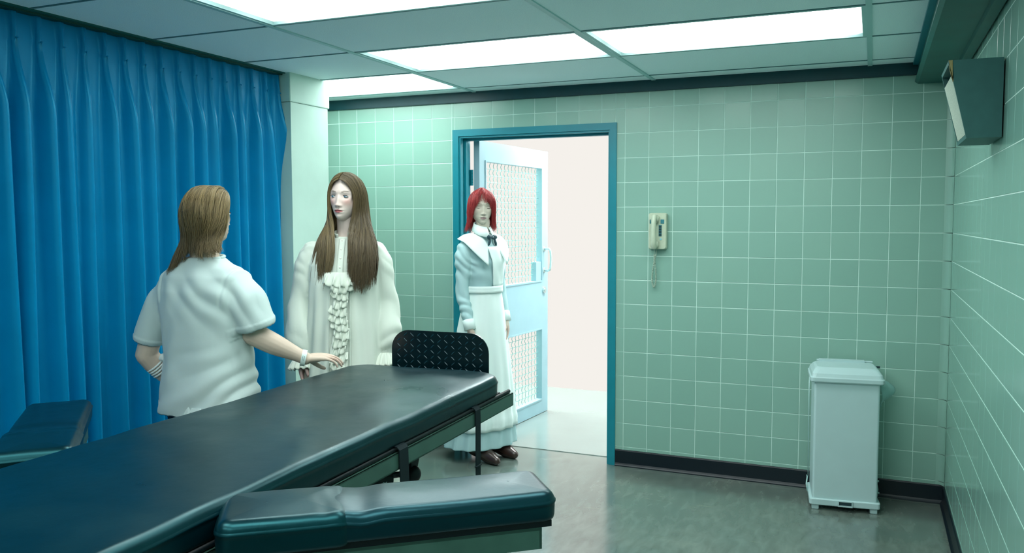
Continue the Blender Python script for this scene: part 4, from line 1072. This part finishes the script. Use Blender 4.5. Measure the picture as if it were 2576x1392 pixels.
    f = [(k*4+q, k*4+(q+1)%4, ((k+1)%n)*4+(q+1)%4, ((k+1)%n)*4+q) for k in range(n) for q in range(4)]
    b.add(v, f); wb = b.obj('wristband', M['band'], root, smooth=False)
    cd = Vector((.60,-.72,.10)); cd = (cd-tl*cd.dot(tl)).normalized(); sd = tl.cross(cd)
    for e in (-.004, .002):
        b = B(); p0 = c+cd*.0337+tl*e
        for q in range(4):
            m0 = p0+sd*(-.010+q*.005)-cd*(.0012*abs(q-1.5)*.6); b.add([m0+sd*.003+cd*.0008+tl*.0012, m0+cd*.0008+tl*.0012, m0+cd*.0008-tl*.0012, m0+sd*.003+cd*.0008-tl*.0012], [(0,1,2,3)])
        b.obj('printed_line', M['print'], wb, kind='stuff')
    # gauze dressing tied on the left forearm
    ax = (WrL-ElL).normalized(); g0 = ElL+ax*.045; u = ax.orthogonal().normalized(); w = ax.cross(u); b = B(); pts = []
    for k in range(70):
        a = k*.42; pts.append(g0+ax*(.055*k/70)+u*(.0455*cos(a))+w*(.0455*sin(a)))
    b.tube(pts, .0042, 6); gz = b.obj('gauze_dressing', M['gauze'], root, smooth=True)
    b = B(); s1 = g0+ax*.02+Vector((.050,-.02,.01))
    for q, (dx, dy, dz_) in enumerate(((.012,-.01,.035),(.022,0,.012),(.030,.01,-.012),(.036,.0,-.030),(.014,.0,-.020))):
        b.ell(s1+Vector((dx*.5,dy,dz_*.8)), (.013,.011,.015), None, 2)
    km = remesh(b.mesh(), .004, 2); displace(km, lambda P, N: .004*nz(P, (70,70,70))); mesh_obj('gauze_knot', km, M['gauze'], gz, smooth=True)
    # hair: brushed back over the crown, wavy, one long lock over the left shoulder
    g = []
    # right temple -> back -> left temple (head space: +x right, +y forward)
    g.append([(.050,.062,.075),(.070,.045,.045),(.078,.030,.005),(.078,.018,-.040),(.070,.005,-.075),(.085,-.030,-.120),(.120,-.050,-.150)])
    g.append([(.030,.075,.090),(.068,.030,.085),(.083,-.005,.025),(.084,-.020,-.040),(.072,-.035,-.085),(.085,-.060,-.130),(.105,-.070,-.155)])
    g.append([(.012,.070,.110),(.055,-.020,.105),(.074,-.060,.035),(.072,-.070,-.030),(.058,-.070,-.080),(.060,-.085,-.130),(.072,-.095,-.165)])
    g.append([(.000,.060,.118),(.025,-.050,.105),(.040,-.098,.040),(.040,-.100,-.025),(.030,-.088,-.080),(.030,-.092,-.130),(.034,-.100,-.165)])
    g.append([(-.010,.060,.118),(-.012,-.055,.107),(-.008,-.106,.040),(-.010,-.104,-.025),(-.014,-.088,-.080),(-.015,-.090,-.130),(-.018,-.100,-.170)])
    g.append([(-.020,.060,.114),(-.050,-.040,.100),(-.050,-.092,.030),(-.052,-.092,-.035),(-.052,-.080,-.090),(-.062,-.092,-.140),(-.075,-.108,-.200)])
    g.append([(-.035,.060,.102),(-.070,-.010,.080),(-.083,-.050,.020),(-.082,-.055,-.045),(-.078,-.055,-.095),(-.095,-.080,-.155),(-.115,-.108,-.240)])
    g.append([(-.050,.062,.080),(-.078,.030,.050),(-.088,.000,.005),(-.088,-.015,-.050),(-.086,-.025,-.100),(-.110,-.055,-.160),(-.128,-.090,-.225)])
    hair(H, g, 3600, root, [(.075,.052,.022),(.30,.215,.095),(.155,.115,.055)], seg=18, rad=.00125, thick=.013, wav=.0115, seed=3, lenvar=.16, clump=30)
    return root
person_tshirt()

# ======= person B: long-haired woman in a ruffled white gown
def person_gown():
    sk = (.74, .60, .55); root = thing('person', 'person with very long brown hair in a white ruffled nightgown, facing the table', 'person', (-.85,-1.745,0), 'people in the room')
    C = Vector((-.848,-1.745,0)); f = Vector((.42,-.907,0)).normalized(); s = Vector((-f.y, f.x, 0)); s = -s if s.x < 0 else s; Z = Vector((0,0,1))
    def P3(a, fw, z): return C+s*a+f*fw+Z*z
    H = Head((-.834,-1.752,1.672), (.20,-.98,-.01), up=(.03,0,1), k=.955)
    b = B()
    b.loft([ering(P3(0,0,z), s, f, a, bb, 28) for z, a, bb in ((.86,.16,.11),(.95,.15,.11),(1.10,.12,.09),(1.25,.14,.10),(1.38,.15,.09),(1.44,.11,.07),(1.47,.05,.045))])
    limb(b, [P3(0,-.012,1.42), P3(0.005,-.003,1.50), P3(.008,.004,1.585)], [.052,.042,.044], 16, 4)
    for q in (-1, 1):
        limb(b, [P3(q*.085,0,.90), P3(q*.09,.01,.50), P3(q*.09,0,.09)], [.08,.052,.034], 14, 4)
        limb(b, [P3(q*.09,-.02,.05), P3(q*.095,.06,.04), P3(q*.10,.12,.025)], [.032,.032,.022], 10, 3)
    aR = [P3(-.150,0,1.425), P3(-.205,.0,1.165), P3(-.185,.085,.935)]; aL = [P3(.142,0,1.425), P3(.185,0,1.165), P3(.188,.06,.945)]
    for A in (aR, aL): limb(b, [A[0]-Z*.045, A[1], A[2]], [.034,.033,.024], 14, 5)
    hand(b, aR[2], (.10,-.30,-.95), -s, f, k=.88, curl=(20,24,18)); hand(b, aL[2], (.15,-.25,-.95), s, f, k=.88, curl=(18,22,16))
    bm_ = remesh(b.mesh(), .0038, 4); bv, bf = mesh_data(bm_); bc = np.tile(np.array(sk), (len(bv),1))*(1+.05*nz(bv, 9)[:,None])
    hnd = sstep(.93, .86, bv[:,2])[:,None]; bc = bc*(1-hnd)+np.array((.40,.26,.24))*hnd
    hp = build_head(H, sk, (.46,.13,.14), (.10,.075,.05), (.05,.04,.022), blush=.7, mo=.001)
    # freckles
    me = join([(bv, bf, bc), hp]); mesh_obj('body', me, M['skin'], root, smooth=True)
    face_extras(H, root, iris_dx=.0018)
    # gown: one closed shape, remeshed, pleated
    b = B()
    b.loft([ering(P3(0,o,z), s, f, a, bb, 60, p=2.2) for z, a, bb, o in ((.30,.270,.235,.02),(.60,.235,.205,.02),(.85,.196,.175,.02),(1.00,.178,.155,.02),(1.15,.168,.140,.018),(1.27,.166,.130,.016),(1.36,.170,.115,.008),(1.415,.160,.095,0),(1.448,.125,.078,-.004),(1.470,.080,.062,-.004),(1.490,.055,.054,-.002))])
    for A, sg in ((aR, -1), (aL, 1)):
        el, wr_ = A[1], A[2]
        limb(b, [A[0]+Vector((0,0,-.01)), A[0]*.72+el*.28+s*sg*.012, A[0]*.35+el*.65+s*sg*.006, el+s*sg*.006, el*.45+wr_*.55+s*sg*.012, el*.16+wr_*.84+s*sg*.002, wr_*1.0], [.052,.058,.054,.056,.064,.050,.028], 24, 6)
    me = remesh(b.mesh(), .0050, 4)
    Cn = np.array(C); sn = np.array(s); fn_ = np.array(f)
    def wr(P, N):
        d = P-Cn; a = d@sn; w = d@fn_; z = P[:,2]; th = np.arctan2(w, a)
        tor = sstep(.205, .160, np.abs(a)+.0*z); low = sstep(1.36, 1.05, z)
        o = .0050*low*tor*np.cos(th*17+2.0*nz(P, (1.5,1.5,1.0)))+.0028*nz(P, (10,10,6))
        slv = sstep(.16, .19, np.abs(a))*sstep(.88,.95,z)
        o += slv*(.0060-.0032*sstep(1.15,1.30,z))*(np.abs(np.sin((z*30+a*18)+5*nz(P, (6,6,5))))**1.6-.4)
        o += slv*sstep(1.0,.93,z)*.0028*np.cos(np.arctan2((d-np.outer(np.sign(a)*.187, sn))@fn_-.07, np.abs(a)-.187)*14)
        o += sstep(1.40,1.44,z)*sstep(.10,.14,np.abs(a))*.003*np.sin(w*220)
        return o
    displace(me, wr)
    gown = mesh_obj('nightgown', me, M['gown'], root, smooth=True)
    # cuffs: gathered band and flared frill
    for A in (aR, aL):
        ax = (A[2]-A[1]).normalized(); ax = (ax+Vector((0,0,-.5))).normalized(); u = ax.orthogonal().normalized(); w = ax.cross(u); c = A[2]-ax*.012
        b = B(); b.tube([c-ax*.008, c+ax*.010], [.0315,.0315], 30); b.obj('cuff_band', M['gown'], gown, smooth=True)
        v = []; fs = []; n = 120; m = 9; ph = random.random()*6
        for j in range(m):
            q = j/(m-1)
            for k in range(n):
                a = 2*PI*k/n; rr_ = .030+.034*q**.8+.006*q*sin(a*15+ph)+.002*q*sin(a*31+ph)
                v.append(c+ax*(.006+.062*q+.004*q*cos(a*15+1+ph))+u*(rr_*cos(a))+w*(rr_*sin(a)))
        for j in range(m-1):
            for k in range(n): fs.append((j*n+k, j*n+(k+1)%n, (j+1)*n+(k+1)%n, (j+1)*n+k))
        o = mesh_obj('cuff_frill', pyd(v, fs), M['ruffle'], gown, smooth=True); md = o.modifiers.new('s','SOLIDIFY'); md.thickness = .0015
    # collar with frill, open at the throat; placket buttons
    def front(a, z):       # front surface of the gown
        zz = [.30,.60,.85,1.00,1.15,1.27,1.36,1.415,1.448,1.470,1.490]; aa = [.270,.235,.196,.178,.168,.166,.170,.160,.125,.080,.055]; bb = [.235,.205,.175,.155,.140,.130,.115,.095,.078,.062,.054]; oo = [.02,.02,.02,.02,.018,.016,.008,0,-.004,-.004,-.002]
        A_ = np.interp(z, zz, aa); B_ = np.interp(z, zz, bb); O_ = np.interp(z, zz, oo); return O_+B_*max(0, 1-(min(abs(a)/A_, .99))**2.2)**(1/2.2)
    b = B(); v = []; fs = []; n = 90; m = 6
    for j in range(m):
        q = j/(m-1)
        for k in range(n+1):
            a = radians(22)+(2*PI-radians(44))*k/n   # opening at the front (angle measured from forward)
            rr_ = .051+.010*q+.004*q*sin(k*.75); z = 1.478+.034*q+.003*q*sin(k*.75+1)+.012*cos(a)*-.6
            v.append(P3(0,0,z)+f*(rr_*cos(a))+s*(rr_*sin(a)))
    for j in range(m-1):
        for k in range(n): fs.append((j*(n+1)+k, j*(n+1)+k+1, (j+1)*(n+1)+k+1, (j+1)*(n+1)+k))
    o = mesh_obj('collar_frill', pyd(v, fs), M['ruffle'], gown, smooth=True); md = o.modifiers.new('s','SOLIDIFY'); md.thickness = .002
    # placket strip
    b = B(); rows_ = []
    for k in range(16):
        z = 1.478-.235*k/15; rows_.append([P3(a, front(a, z)+.0045, z) for a in (-.014,-.007,0,.007,.014)])
    v = [p for r in rows_ for p in r]; fs = [(i*5+j, i*5+j+1, (i+1)*5+j+1, (i+1)*5+j) for i in range(15) for j in range(4)]
    o = mesh_obj('placket', pyd(v, fs), M['gown'], gown, smooth=True); md = o.modifiers.new('s','SOLIDIFY'); md.thickness = .003
    for k in range(5):
        z = 1.472-.040*k; b = B(); c = P3(.0, front(0, z)+.0065, z); b.ell(c, (.0048,.0048,.0048), None, 2); b.obj('button', M['pearl'], gown, smooth=True)
    # jabot: stacked wavy frills down the front
    def frill(ac, z0, wid, drop, amp, lobes, name='frill', ph=0.0, skew=0.0):
        v = []; fs = []; n = 72; m = 9
        for j in range(m):
            q = j/(m-1)
            for k in range(n+1):
                x = -1+2*k/n; wv = sin(x*PI*lobes+ph)
                a = ac+x*wid*(1+.10*q)+.010*q*cos(x*PI*lobes+ph)*(.6)
                z = z0-drop*q*(1-.25*x*x)+skew*x*q+.006*q*wv
                base = front(a, z); out = .007+(.014*sin(PI*.5*q)+.004)+amp*q*(.5+.5*wv)+.003*sin(x*23+ph+q*4)*q
                v.append(P3(a, base+out, z))
        for j in range(m-1):
            for k in range(n): fs.append((j*(n+1)+k, j*(n+1)+k+1, (j+1)*(n+1)+k+1, (j+1)*(n+1)+k))
        o = mesh_obj(name, pyd(v, fs), M['ruffle'], gown, smooth=True); md = o.modifiers.new('s','SOLIDIFY'); md.thickness = .0014
    z = 1.335
    frill(.010, 1.330, .078, .062, .020, 4.5, ph=.6)
    frill(.012, 1.312, .045, .075, .020, 3.0, ph=2.2)
    r = random.Random(5); z = 1.255
    while z > .62:
        frill(.004+.010*r.uniform(-1,1), z, .033+.006*r.random(), .046, .016, 2.6+r.random(), ph=r.random()*6, skew=.010*r.choice((-1,1)))
        z -= .031+.008*r.random()
    # dark hair line pleats beside the jabot
    for a in (-.044, .046):
        pts = [P3(a*(1+.15*(1.30-z)), front(a, z)+.003, z) for z in np.linspace(1.25, .60, 20)]; b = B(); b.tube(pts, .0035, 6); b.obj('front_pleat', M['gown'], gown, smooth=True)
    # hair
    Gd = []
    def both(side):
        o = []
        k = side
        o.append([(k*.003,.082,.086),(k*.034,.080,.070),(k*.058,.066,.034),(k*.067,.056,-.015),(k*.065,.052,-.070),(k*.052,.064,-.120),(k*.040,.100,-.180),(k*.034,.134,-.265),(k*.040,.150,-.365)])
        o.append([(k*.003,.060,.105),(k*.042,.058,.088),(k*.070,.045,.040),(k*.076,.035,-.015),(k*.078,.030,-.080),(k*.080,.056,-.140),(k*.076,.100,-.200),(k*.078,.134,-.280),(k*.084,.150,-.425)])
        o.append([(k*.003,.030,.118),(k*.046,.025,.103),(k*.076,.015,.045),(k*.082,.008,-.015),(k*.088,.004,-.085),(k*.104,.030,-.150),(k*.118,.085,-.210),(k*.122,.120,-.300),(k*.124,.135,-.440)])
        o.append([(k*.003,-.005,.121),(k*.048,-.012,.105),(k*.079,-.020,.045),(k*.086,-.025,-.020),(k*.096,-.020,-.090),(k*.122,.010,-.155),(k*.148,.060,-.215),(k*.160,.095,-.300),(k*.158,.115,-.400)])
        o.append([(k*.003,-.045,.114),(k*.048,-.060,.090),(k*.074,-.072,.035),(k*.082,-.078,-.030),(k*.090,-.085,-.110),(k*.100,-.105,-.200),(k*.100,-.120,-.330)])
        o.append([(k*.002,-.075,.099),(k*.020,-.100,.060),(k*.030,-.110,.000),(k*.030,-.112,-.080),(k*.035,-.125,-.180),(k*.035,-.140,-.330)])
        for g_ in o:
            for i, q in enumerate(g_):
                t_ = min(max((-.10-q[2])/.15, 0), 1); g_[i] = (q[0]-.040*t_*(1 if q[1] > 0 else 0), q[1], q[2])
        return o
    gl = both(-1); gr = both(1)
    pal = [(.045,.031,.015),(.19,.135,.062),(.12,.085,.045)]
    h1 = hair(H, gl, 2500, root, pal, seg=26, rad=.00115, thick=.014, wav=.0085, seed=11, lenvar=.10, clump=26)
    h2 = hair(H, gr, 2700, root, [(.050,.035,.016),(.29,.21,.095),(.17,.122,.064)], seg=26, rad=.00115, thick=.014, wav=.0085, seed=12, lenvar=.10, clump=26)
    for q in (-1, 1):
        b = B(); limb(b, [P3(q*.09,-.03,.035), P3(q*.095,.05,.042), P3(q*.10,.15,.028)], [.034,.040,.028], 12, 3); b.v = [(x, y, max(z, 0)) for x, y, z in b.v]; b.obj('slipper', M['gown'], root, smooth=True)
    return root
person_gown()

# ======= person C: red-haired attendant in a long apron, in the doorway
def person_nurse():
    sk = (.55, .49, .41); root = thing('person', 'person with red hair in a long white apron and grey dress, standing in the doorway', 'person', (-.928,-.128,0), 'people in the room')
    C = Vector((-.928,-.128,0)); f = Vector((.92,-.39,0)).normalized(); s = Vector((-f.y, f.x, 0)); Z = Vector((0,0,1))
    def P3(a, fw, z): return C+s*a+f*fw+Z*z
    H = Head((-.935,-.123,1.650), (.56,-.80,-.06), up=(.02,.0,1), k=1.0)
    b = B()
    b.loft([ering(P3(0,0,z), s, f, a, bb, 28) for z, a, bb in ((.84,.16,.11),(.95,.15,.11),(1.12,.105,.085),(1.25,.13,.10),(1.36,.14,.09),(1.42,.09,.06),(1.45,.05,.045))])
    limb(b, [P3(0,-.01,1.38), P3(0,0,1.47), P3(.0,.008,1.56)], [.052,.043,.045], 16, 4)
    for q in (-1, 1):
        limb(b, [P3(q*.08,0,.90), P3(q*.08,.0,.50), P3(q*.08,-.01,.09)], [.08,.052,.034], 14, 4)
        limb(b, [P3(q*.08,-.03,.06), P3(q*.085,.05,.045), P3(q*.09,.11,.03)], [.032,.030,.020], 10, 3)
    aR = [P3(-.140,-.01,1.385), P3(-.165,-.010,1.105), P3(-.172,.075,.872)]; aL = [P3(.140,-.01,1.395), P3(.165,-.02,1.115), P3(.14,.07,.90)]
    for A in (aR, aL): limb(b, [A[0]-Z*.035, A[1], A[2]], [.034,.032,.025], 14, 5)
    hand(b, aR[2], (.16,-.10,-.98), -s+f*-.3, f, k=.95, curl=(10,14,12), spread=4, thumb=(34,10)); hand(b, aL[2], (.1,-.2,-.95), s, f, k=.92, curl=(18,22,16))
    bm_ = remesh(b.mesh(), .0038, 4); bv, bf = mesh_data(bm_); bc = np.tile(np.array(sk), (len(bv),1))*(1+.05*nz(bv, 9)[:,None])
    hnd = sstep(.90, .84, bv[:,2])[:,None]; bc = bc*(1-hnd)+np.array((.46,.34,.28))*hnd
    hp = build_head(H, sk, (.30,.19,.19), (.20,.15,.12), (.20,.015,.02), blush=.15, closed=True)
    mesh_obj('body', join([(bv, bf, bc), hp]), M['skin'], root, smooth=True)
    face_extras(H, root, closed=True)
    # dress
    prof_ = [(.085,.262,.215,-.035),(.30,.228,.195,-.03),(.60,.190,.170,-.022),(.85,.160,.140,-.012),(1.00,.132,.118,-.005),(1.12,.112,.098,0),(1.20,.122,.105,.004),(1.30,.140,.114,.006),(1.385,.145,.098,0),(1.42,.112,.078,-.004),(1.45,.068,.056,-.004),(1.48,.048,.048,0)]
    zz = [q[0] for q in prof_]
    def sur(th, z, off=0.0):
        a = np.interp(z, zz, [q[1] for q in prof_])+off; bb = np.interp(z, zz, [q[2] for q in prof_])+off; o = np.interp(z, zz, [q[3] for q in prof_])
        rip = .010*sstep(.95,.10,z)*cos(th*15+1.2*sin(z*3))*1.0
        ct, st = cos(th), sin(th); p = 2.1
        return P3((a+rip)*abs(ct)**(2/p)*(1 if ct >= 0 else -1), o+(bb+rip)*abs(st)**(2/p)*(1 if st >= 0 else -1), z)
    b = B(); b.loft([[sur(2*PI*i/90, z) for i in range(90)] for z in np.concatenate([np.linspace(.085,1.12,26), np.linspace(1.15,1.48,10)])])
    for A, sg in ((aR, -1), (aL, 1)):
        el, wr_ = A[1], A[2]
        limb(b, [A[0], A[0]*.75+el*.25+s*sg*.008, A[0]*.45+el*.55, el, el*.5+wr_*.5, wr_*.92+el*.08], [.050,.056,.048,.043,.038,.030], 20, 5)
    me = remesh(b.mesh(), .0052, 3); Cn = np.array(C); sn = np.array(s); fn_ = np.array(f)
    def wr(P, N):
        d = P-Cn; a = d@sn; z = P[:,2]; o = .0022*nz(P, (11,11,7))
        slv = sstep(-.10,-.135, a)*sstep(.88,.93,z)
        o += slv*.0065*(np.abs(np.sin(z*38+a*25+(d@fn_)*12+4*nz(P,(6,6,6))))**1.6-.45)
        o += sstep(1.0,1.15,z)*sstep(1.40,1.2,z)*(1-slv)*.0035*np.sin(z*55+a*20+4*nz(P,(6,6,6)))
        return o
    displace(me, wr)
    dress = mesh_obj('dress', me, M['dress'], root, smooth=True)
    def shell(name, th0, th1, z0, z1, off, m, parent, nth=40, nz_=30, edge0=None, edge1=None, wave=0.0, thick=.003, pz=None):
        v = []; fs = []
        for j in range(nz_+1):
            z = z0+(z1-z0)*j/nz_
            a0 = edge0(z) if edge0 else th0; a1 = edge1(z) if edge1 else th1
            for i in range(nth+1):
                th = a0+(a1-a0)*i/nth; zq = z+(wave*sin(th*7) if j == 0 else 0); v.append(sur(th, zq, off+.002*sin(th*9+z*4)+(pz(z) if pz else 0)))
        for j in range(nz_):
            for i in range(nth): fs.append((j*(nth+1)+i, j*(nth+1)+i+1, (j+1)*(nth+1)+i+1, (j+1)*(nth+1)+i))
        o = mesh_obj(name, pyd(v, fs), m, parent, smooth=True); md = o.modifiers.new('s','SOLIDIFY'); md.thickness = thick; return o
    # th = 90 deg is straight forward; 180 deg is her right side, 0 her left
    R_ = radians
    ap = shell('apron_skirt', R_(-5), R_(200), .205, 1.125, .012, M['apron'], root, 70, 40, edge1=lambda z: R_(198)+R_(8)*(1.1-z), pz=lambda z: .004*(1 if (z < .34 and int((z-.02)/.045) % 2) else 0))
    shell('waistband', R_(-170), R_(185), 1.095, 1.140, .022, M['apron'], ap, 60, 3)
    bib = shell('bib', R_(55), R_(118), 1.13, 1.36, .013, M['apron'], ap, 26, 20, edge0=lambda z: R_(55-35*(1.36-z)/.23*0), edge1=lambda z: R_(128)+R_(-10)*((z-1.13)/.23)*0+R_(6)*sin((z-1.13)*9))
    # sloping front edge of the bib strap, running over the right shoulder
    def strap_(name, pts, w, m, par):
        v = []; fs = []; n = len(pts)
        for i, (th, z, off) in enumerate(pts):
            p = sur(th, z, off); t0 = pts[max(i-1,0)]; t1 = pts[min(i+1,n-1)]
            d = (sur(t1[0], t1[1], t1[2])-sur(t0[0], t0[1], t0[2])).normalized(); nr = (p-P3(0,0,z)).normalized(); sd = d.cross(nr).normalized()
            for q in (-1, -.33, .33, 1): v.append(p+sd*(w[i]*q))
        for i in range(n-1):
            for j in range(3): fs.append((i*4+j, i*4+j+1, (i+1)*4+j+1, (i+1)*4+j))
        o = mesh_obj(name, pyd(v, fs), m, par, smooth=True); md = o.modifiers.new('s','SOLIDIFY'); md.thickness = .003
    # winged shoulder collar: a broad flap falling over each shoulder to a point in front
    for sg in (-1, 1):
        v = []; fs = []; nu, nv = 16, 10
        inner = [(.045,-.050,1.460),(.056,-.012,1.466),(.054,.030,1.455),(.040,.058,1.435),(.024,.080,1.400)]
        outer = [(.150,-.075,1.432),(.182,-.025,1.428),(.178,.030,1.410),(.145,.095,1.345),(.078,.150,1.262)]
        I = np.array(catmull(inner, 4)); O = np.array(catmull(outer, 4)); nu = len(I)-1
        for i in range(nu+1):
            for j in range(nv+1):
                q = j/nv; p = I[i]*(1-q)+O[i]*q; arch = .016*sin(PI*q)*(1-.3*i/nu)
                v.append(P3(sg*p[0], p[1]+arch*.3, p[2]+arch+.014))
        for i in range(nu):
            for j in range(nv): fs.append((i*(nv+1)+j, i*(nv+1)+j+1, (i+1)*(nv+1)+j+1, (i+1)*(nv+1)+j))
        o = mesh_obj('shoulder_flap', pyd(v, fs), M['apron'], root, smooth=True); md = o.modifiers.new('s','SOLIDIFY'); md.thickness = .003
    # bib panel across the chest joins the flaps
    v = []; fs = []
    for j in range(13):
        q = j/12; z = 1.395-.26*q
        for i in range(13):
            x = -1+2*i/12; a = (-.045+.035*q)*(1-(x+1)/2)+.112*(x+1)/2
            v.append(P3(a, np.interp(z, zz, [p[3] for p in prof_])+(np.interp(z, zz, [p[2] for p in prof_])+.017)*(1-min(.97,abs(a)/(np.interp(z, zz, [p[1] for p in prof_])+.017))**2.1)**(1/2.1)+.004*sin(x*5+z*30)*.5, z))
    for j in range(12):
        for i in range(12): fs.append((j*13+i, j*13+i+1, (j+1)*13+i+1, (j+1)*13+i))
    o = mesh_obj('chest_panel', pyd(v, fs), M['apron'], ap, smooth=True); md = o.modifiers.new('s','SOLIDIFY'); md.thickness = .003
    bpy.data.objects.remove(bib)
    # shirt collar, bow, cuff
    for sg in (-1, 1):
        v = []; fs = []; n = 14
        for i in range(n+1):
            a = radians(8)+radians(165)*i/n
            for j, (rr_, z) in enumerate(((.049,1.530),(.055,1.536),(.068+.026*max(0,cos(a)),1.486-.014*max(0,cos(a))))):
                v.append(P3(0,.0,z-.018*cos(a))+f*(rr_*cos(a))+s*(sg*rr_*sin(a)))
        for i in range(n):
            for j in range(2): fs.append((i*3+j, i*3+j+1, (i+1)*3+j+1, (i+1)*3+j))
        o = mesh_obj('collar', pyd(v, fs), M['apron'], root, smooth=True); md = o.modifiers.new('s','SOLIDIFY'); md.thickness = .003
    b = B(); c = P3(0,.096,1.452)
    for sg in (-1, 1):
        b.ell(c+s*sg*.021+Z*.004, (.024,.010,.017), (s, f, Z), 2); b.ell(c+s*sg*.026-Z*.030+f*.004, (.011,.006,.026), (s, f, (Z+s*sg*-.3).normalized()), 2)
    b.ell(c+f*.006, (.010,.010,.011), (s, f, Z), 2); bm2 = remesh(b.mesh(), .003, 1); displace(bm2, lambda P, N: .002*nz(P, (90,90,90))); mesh_obj('bow', bm2, M['bow'], root, smooth=True)
    for A in (aR, aL):
        ax = (A[2]-A[1]).normalized(); c0 = A[2]-ax*.060; c1 = A[2]+ax*.006; b = B(); b.tube([c0, c0+ax*.002, c1-ax*.002, c1, c1-ax*.012], [.036,.0385,.0375,.0360,.030], 28); b.obj('cuff', M['apron'], dress, smooth=True)
    b = B()
    for (q, fo) in ((-1, .055), (1, .03)):
        b = B(); limb(b, [P3(q*.08,-.06+fo,.055), P3(q*.083,.03+fo,.056), P3(q*.088,.11+fo,.040), P3(q*.09,.175+fo,.028)], [.038,.046,.044,.028], 16, 4)
        b.v = [(x, y, max(z, 0)) for x, y, z in b.v]; sh = b.obj('shoe', M['shoe'], root, smooth=True)
        b = B(); p = P3(q*.083,.02+fo,0); b.tube(catmull([P3(q*.083-.03,.035+fo,.052), P3(q*.083,.045+fo,.080), P3(q*.083+.03,.035+fo,.052)], 4), .0022, 5); b.obj('shoelace', M['shoe_b'], sh, smooth=True)
    # red shag with fringe
    G = []
    for k in (-1, 1):
        g = []
        g.append([(k*.002,.020,.127),(k*.008,.072,.098),(k*.012,.094,.062),(k*.014,.096,.034)])
        g.append([(k*.006,.010,.127),(k*.030,.062,.098),(k*.038,.086,.060),(k*.040,.088,.030)])
        g.append([(k*.008,.000,.127),(k*.050,.045,.094),(k*.064,.070,.050),(k*.066,.068,.010),(k*.068,.060,-.025)])
        g.append([(k*.008,-.008,.126),(k*.060,.028,.090),(k*.080,.045,.040),(k*.082,.042,-.020),(k*.080,.036,-.075),(k*.086,.036,-.125)])
        g.append([(k*.008,-.015,.125),(k*.064,.000,.092),(k*.088,.005,.040),(k*.091,.005,-.030),(k*.088,.005,-.085),(k*.102,.004,-.150)])
        g.append([(k*.006,-.03,.122),(k*.060,-.045,.085),(k*.082,-.050,.030),(k*.085,-.050,-.040),(k*.080,-.050,-.100),(k*.095,-.060,-.165)])
        g.append([(k*.004,-.05,.112),(k*.025,-.090,.070),(k*.030,-.108,.010),(k*.030,-.106,-.060),(k*.030,-.100,-.120),(k*.035,-.108,-.175)])
        G.append(g)
    hair(H, G[0][::-1]+G[1], 3400, root, [(.26,.016,.022),(.52,.060,.060)], seg=14, rad=.00135, thick=.013, wav=.007, seed=21, lenvar=.22, clump=16)
    return root
person_nurse()
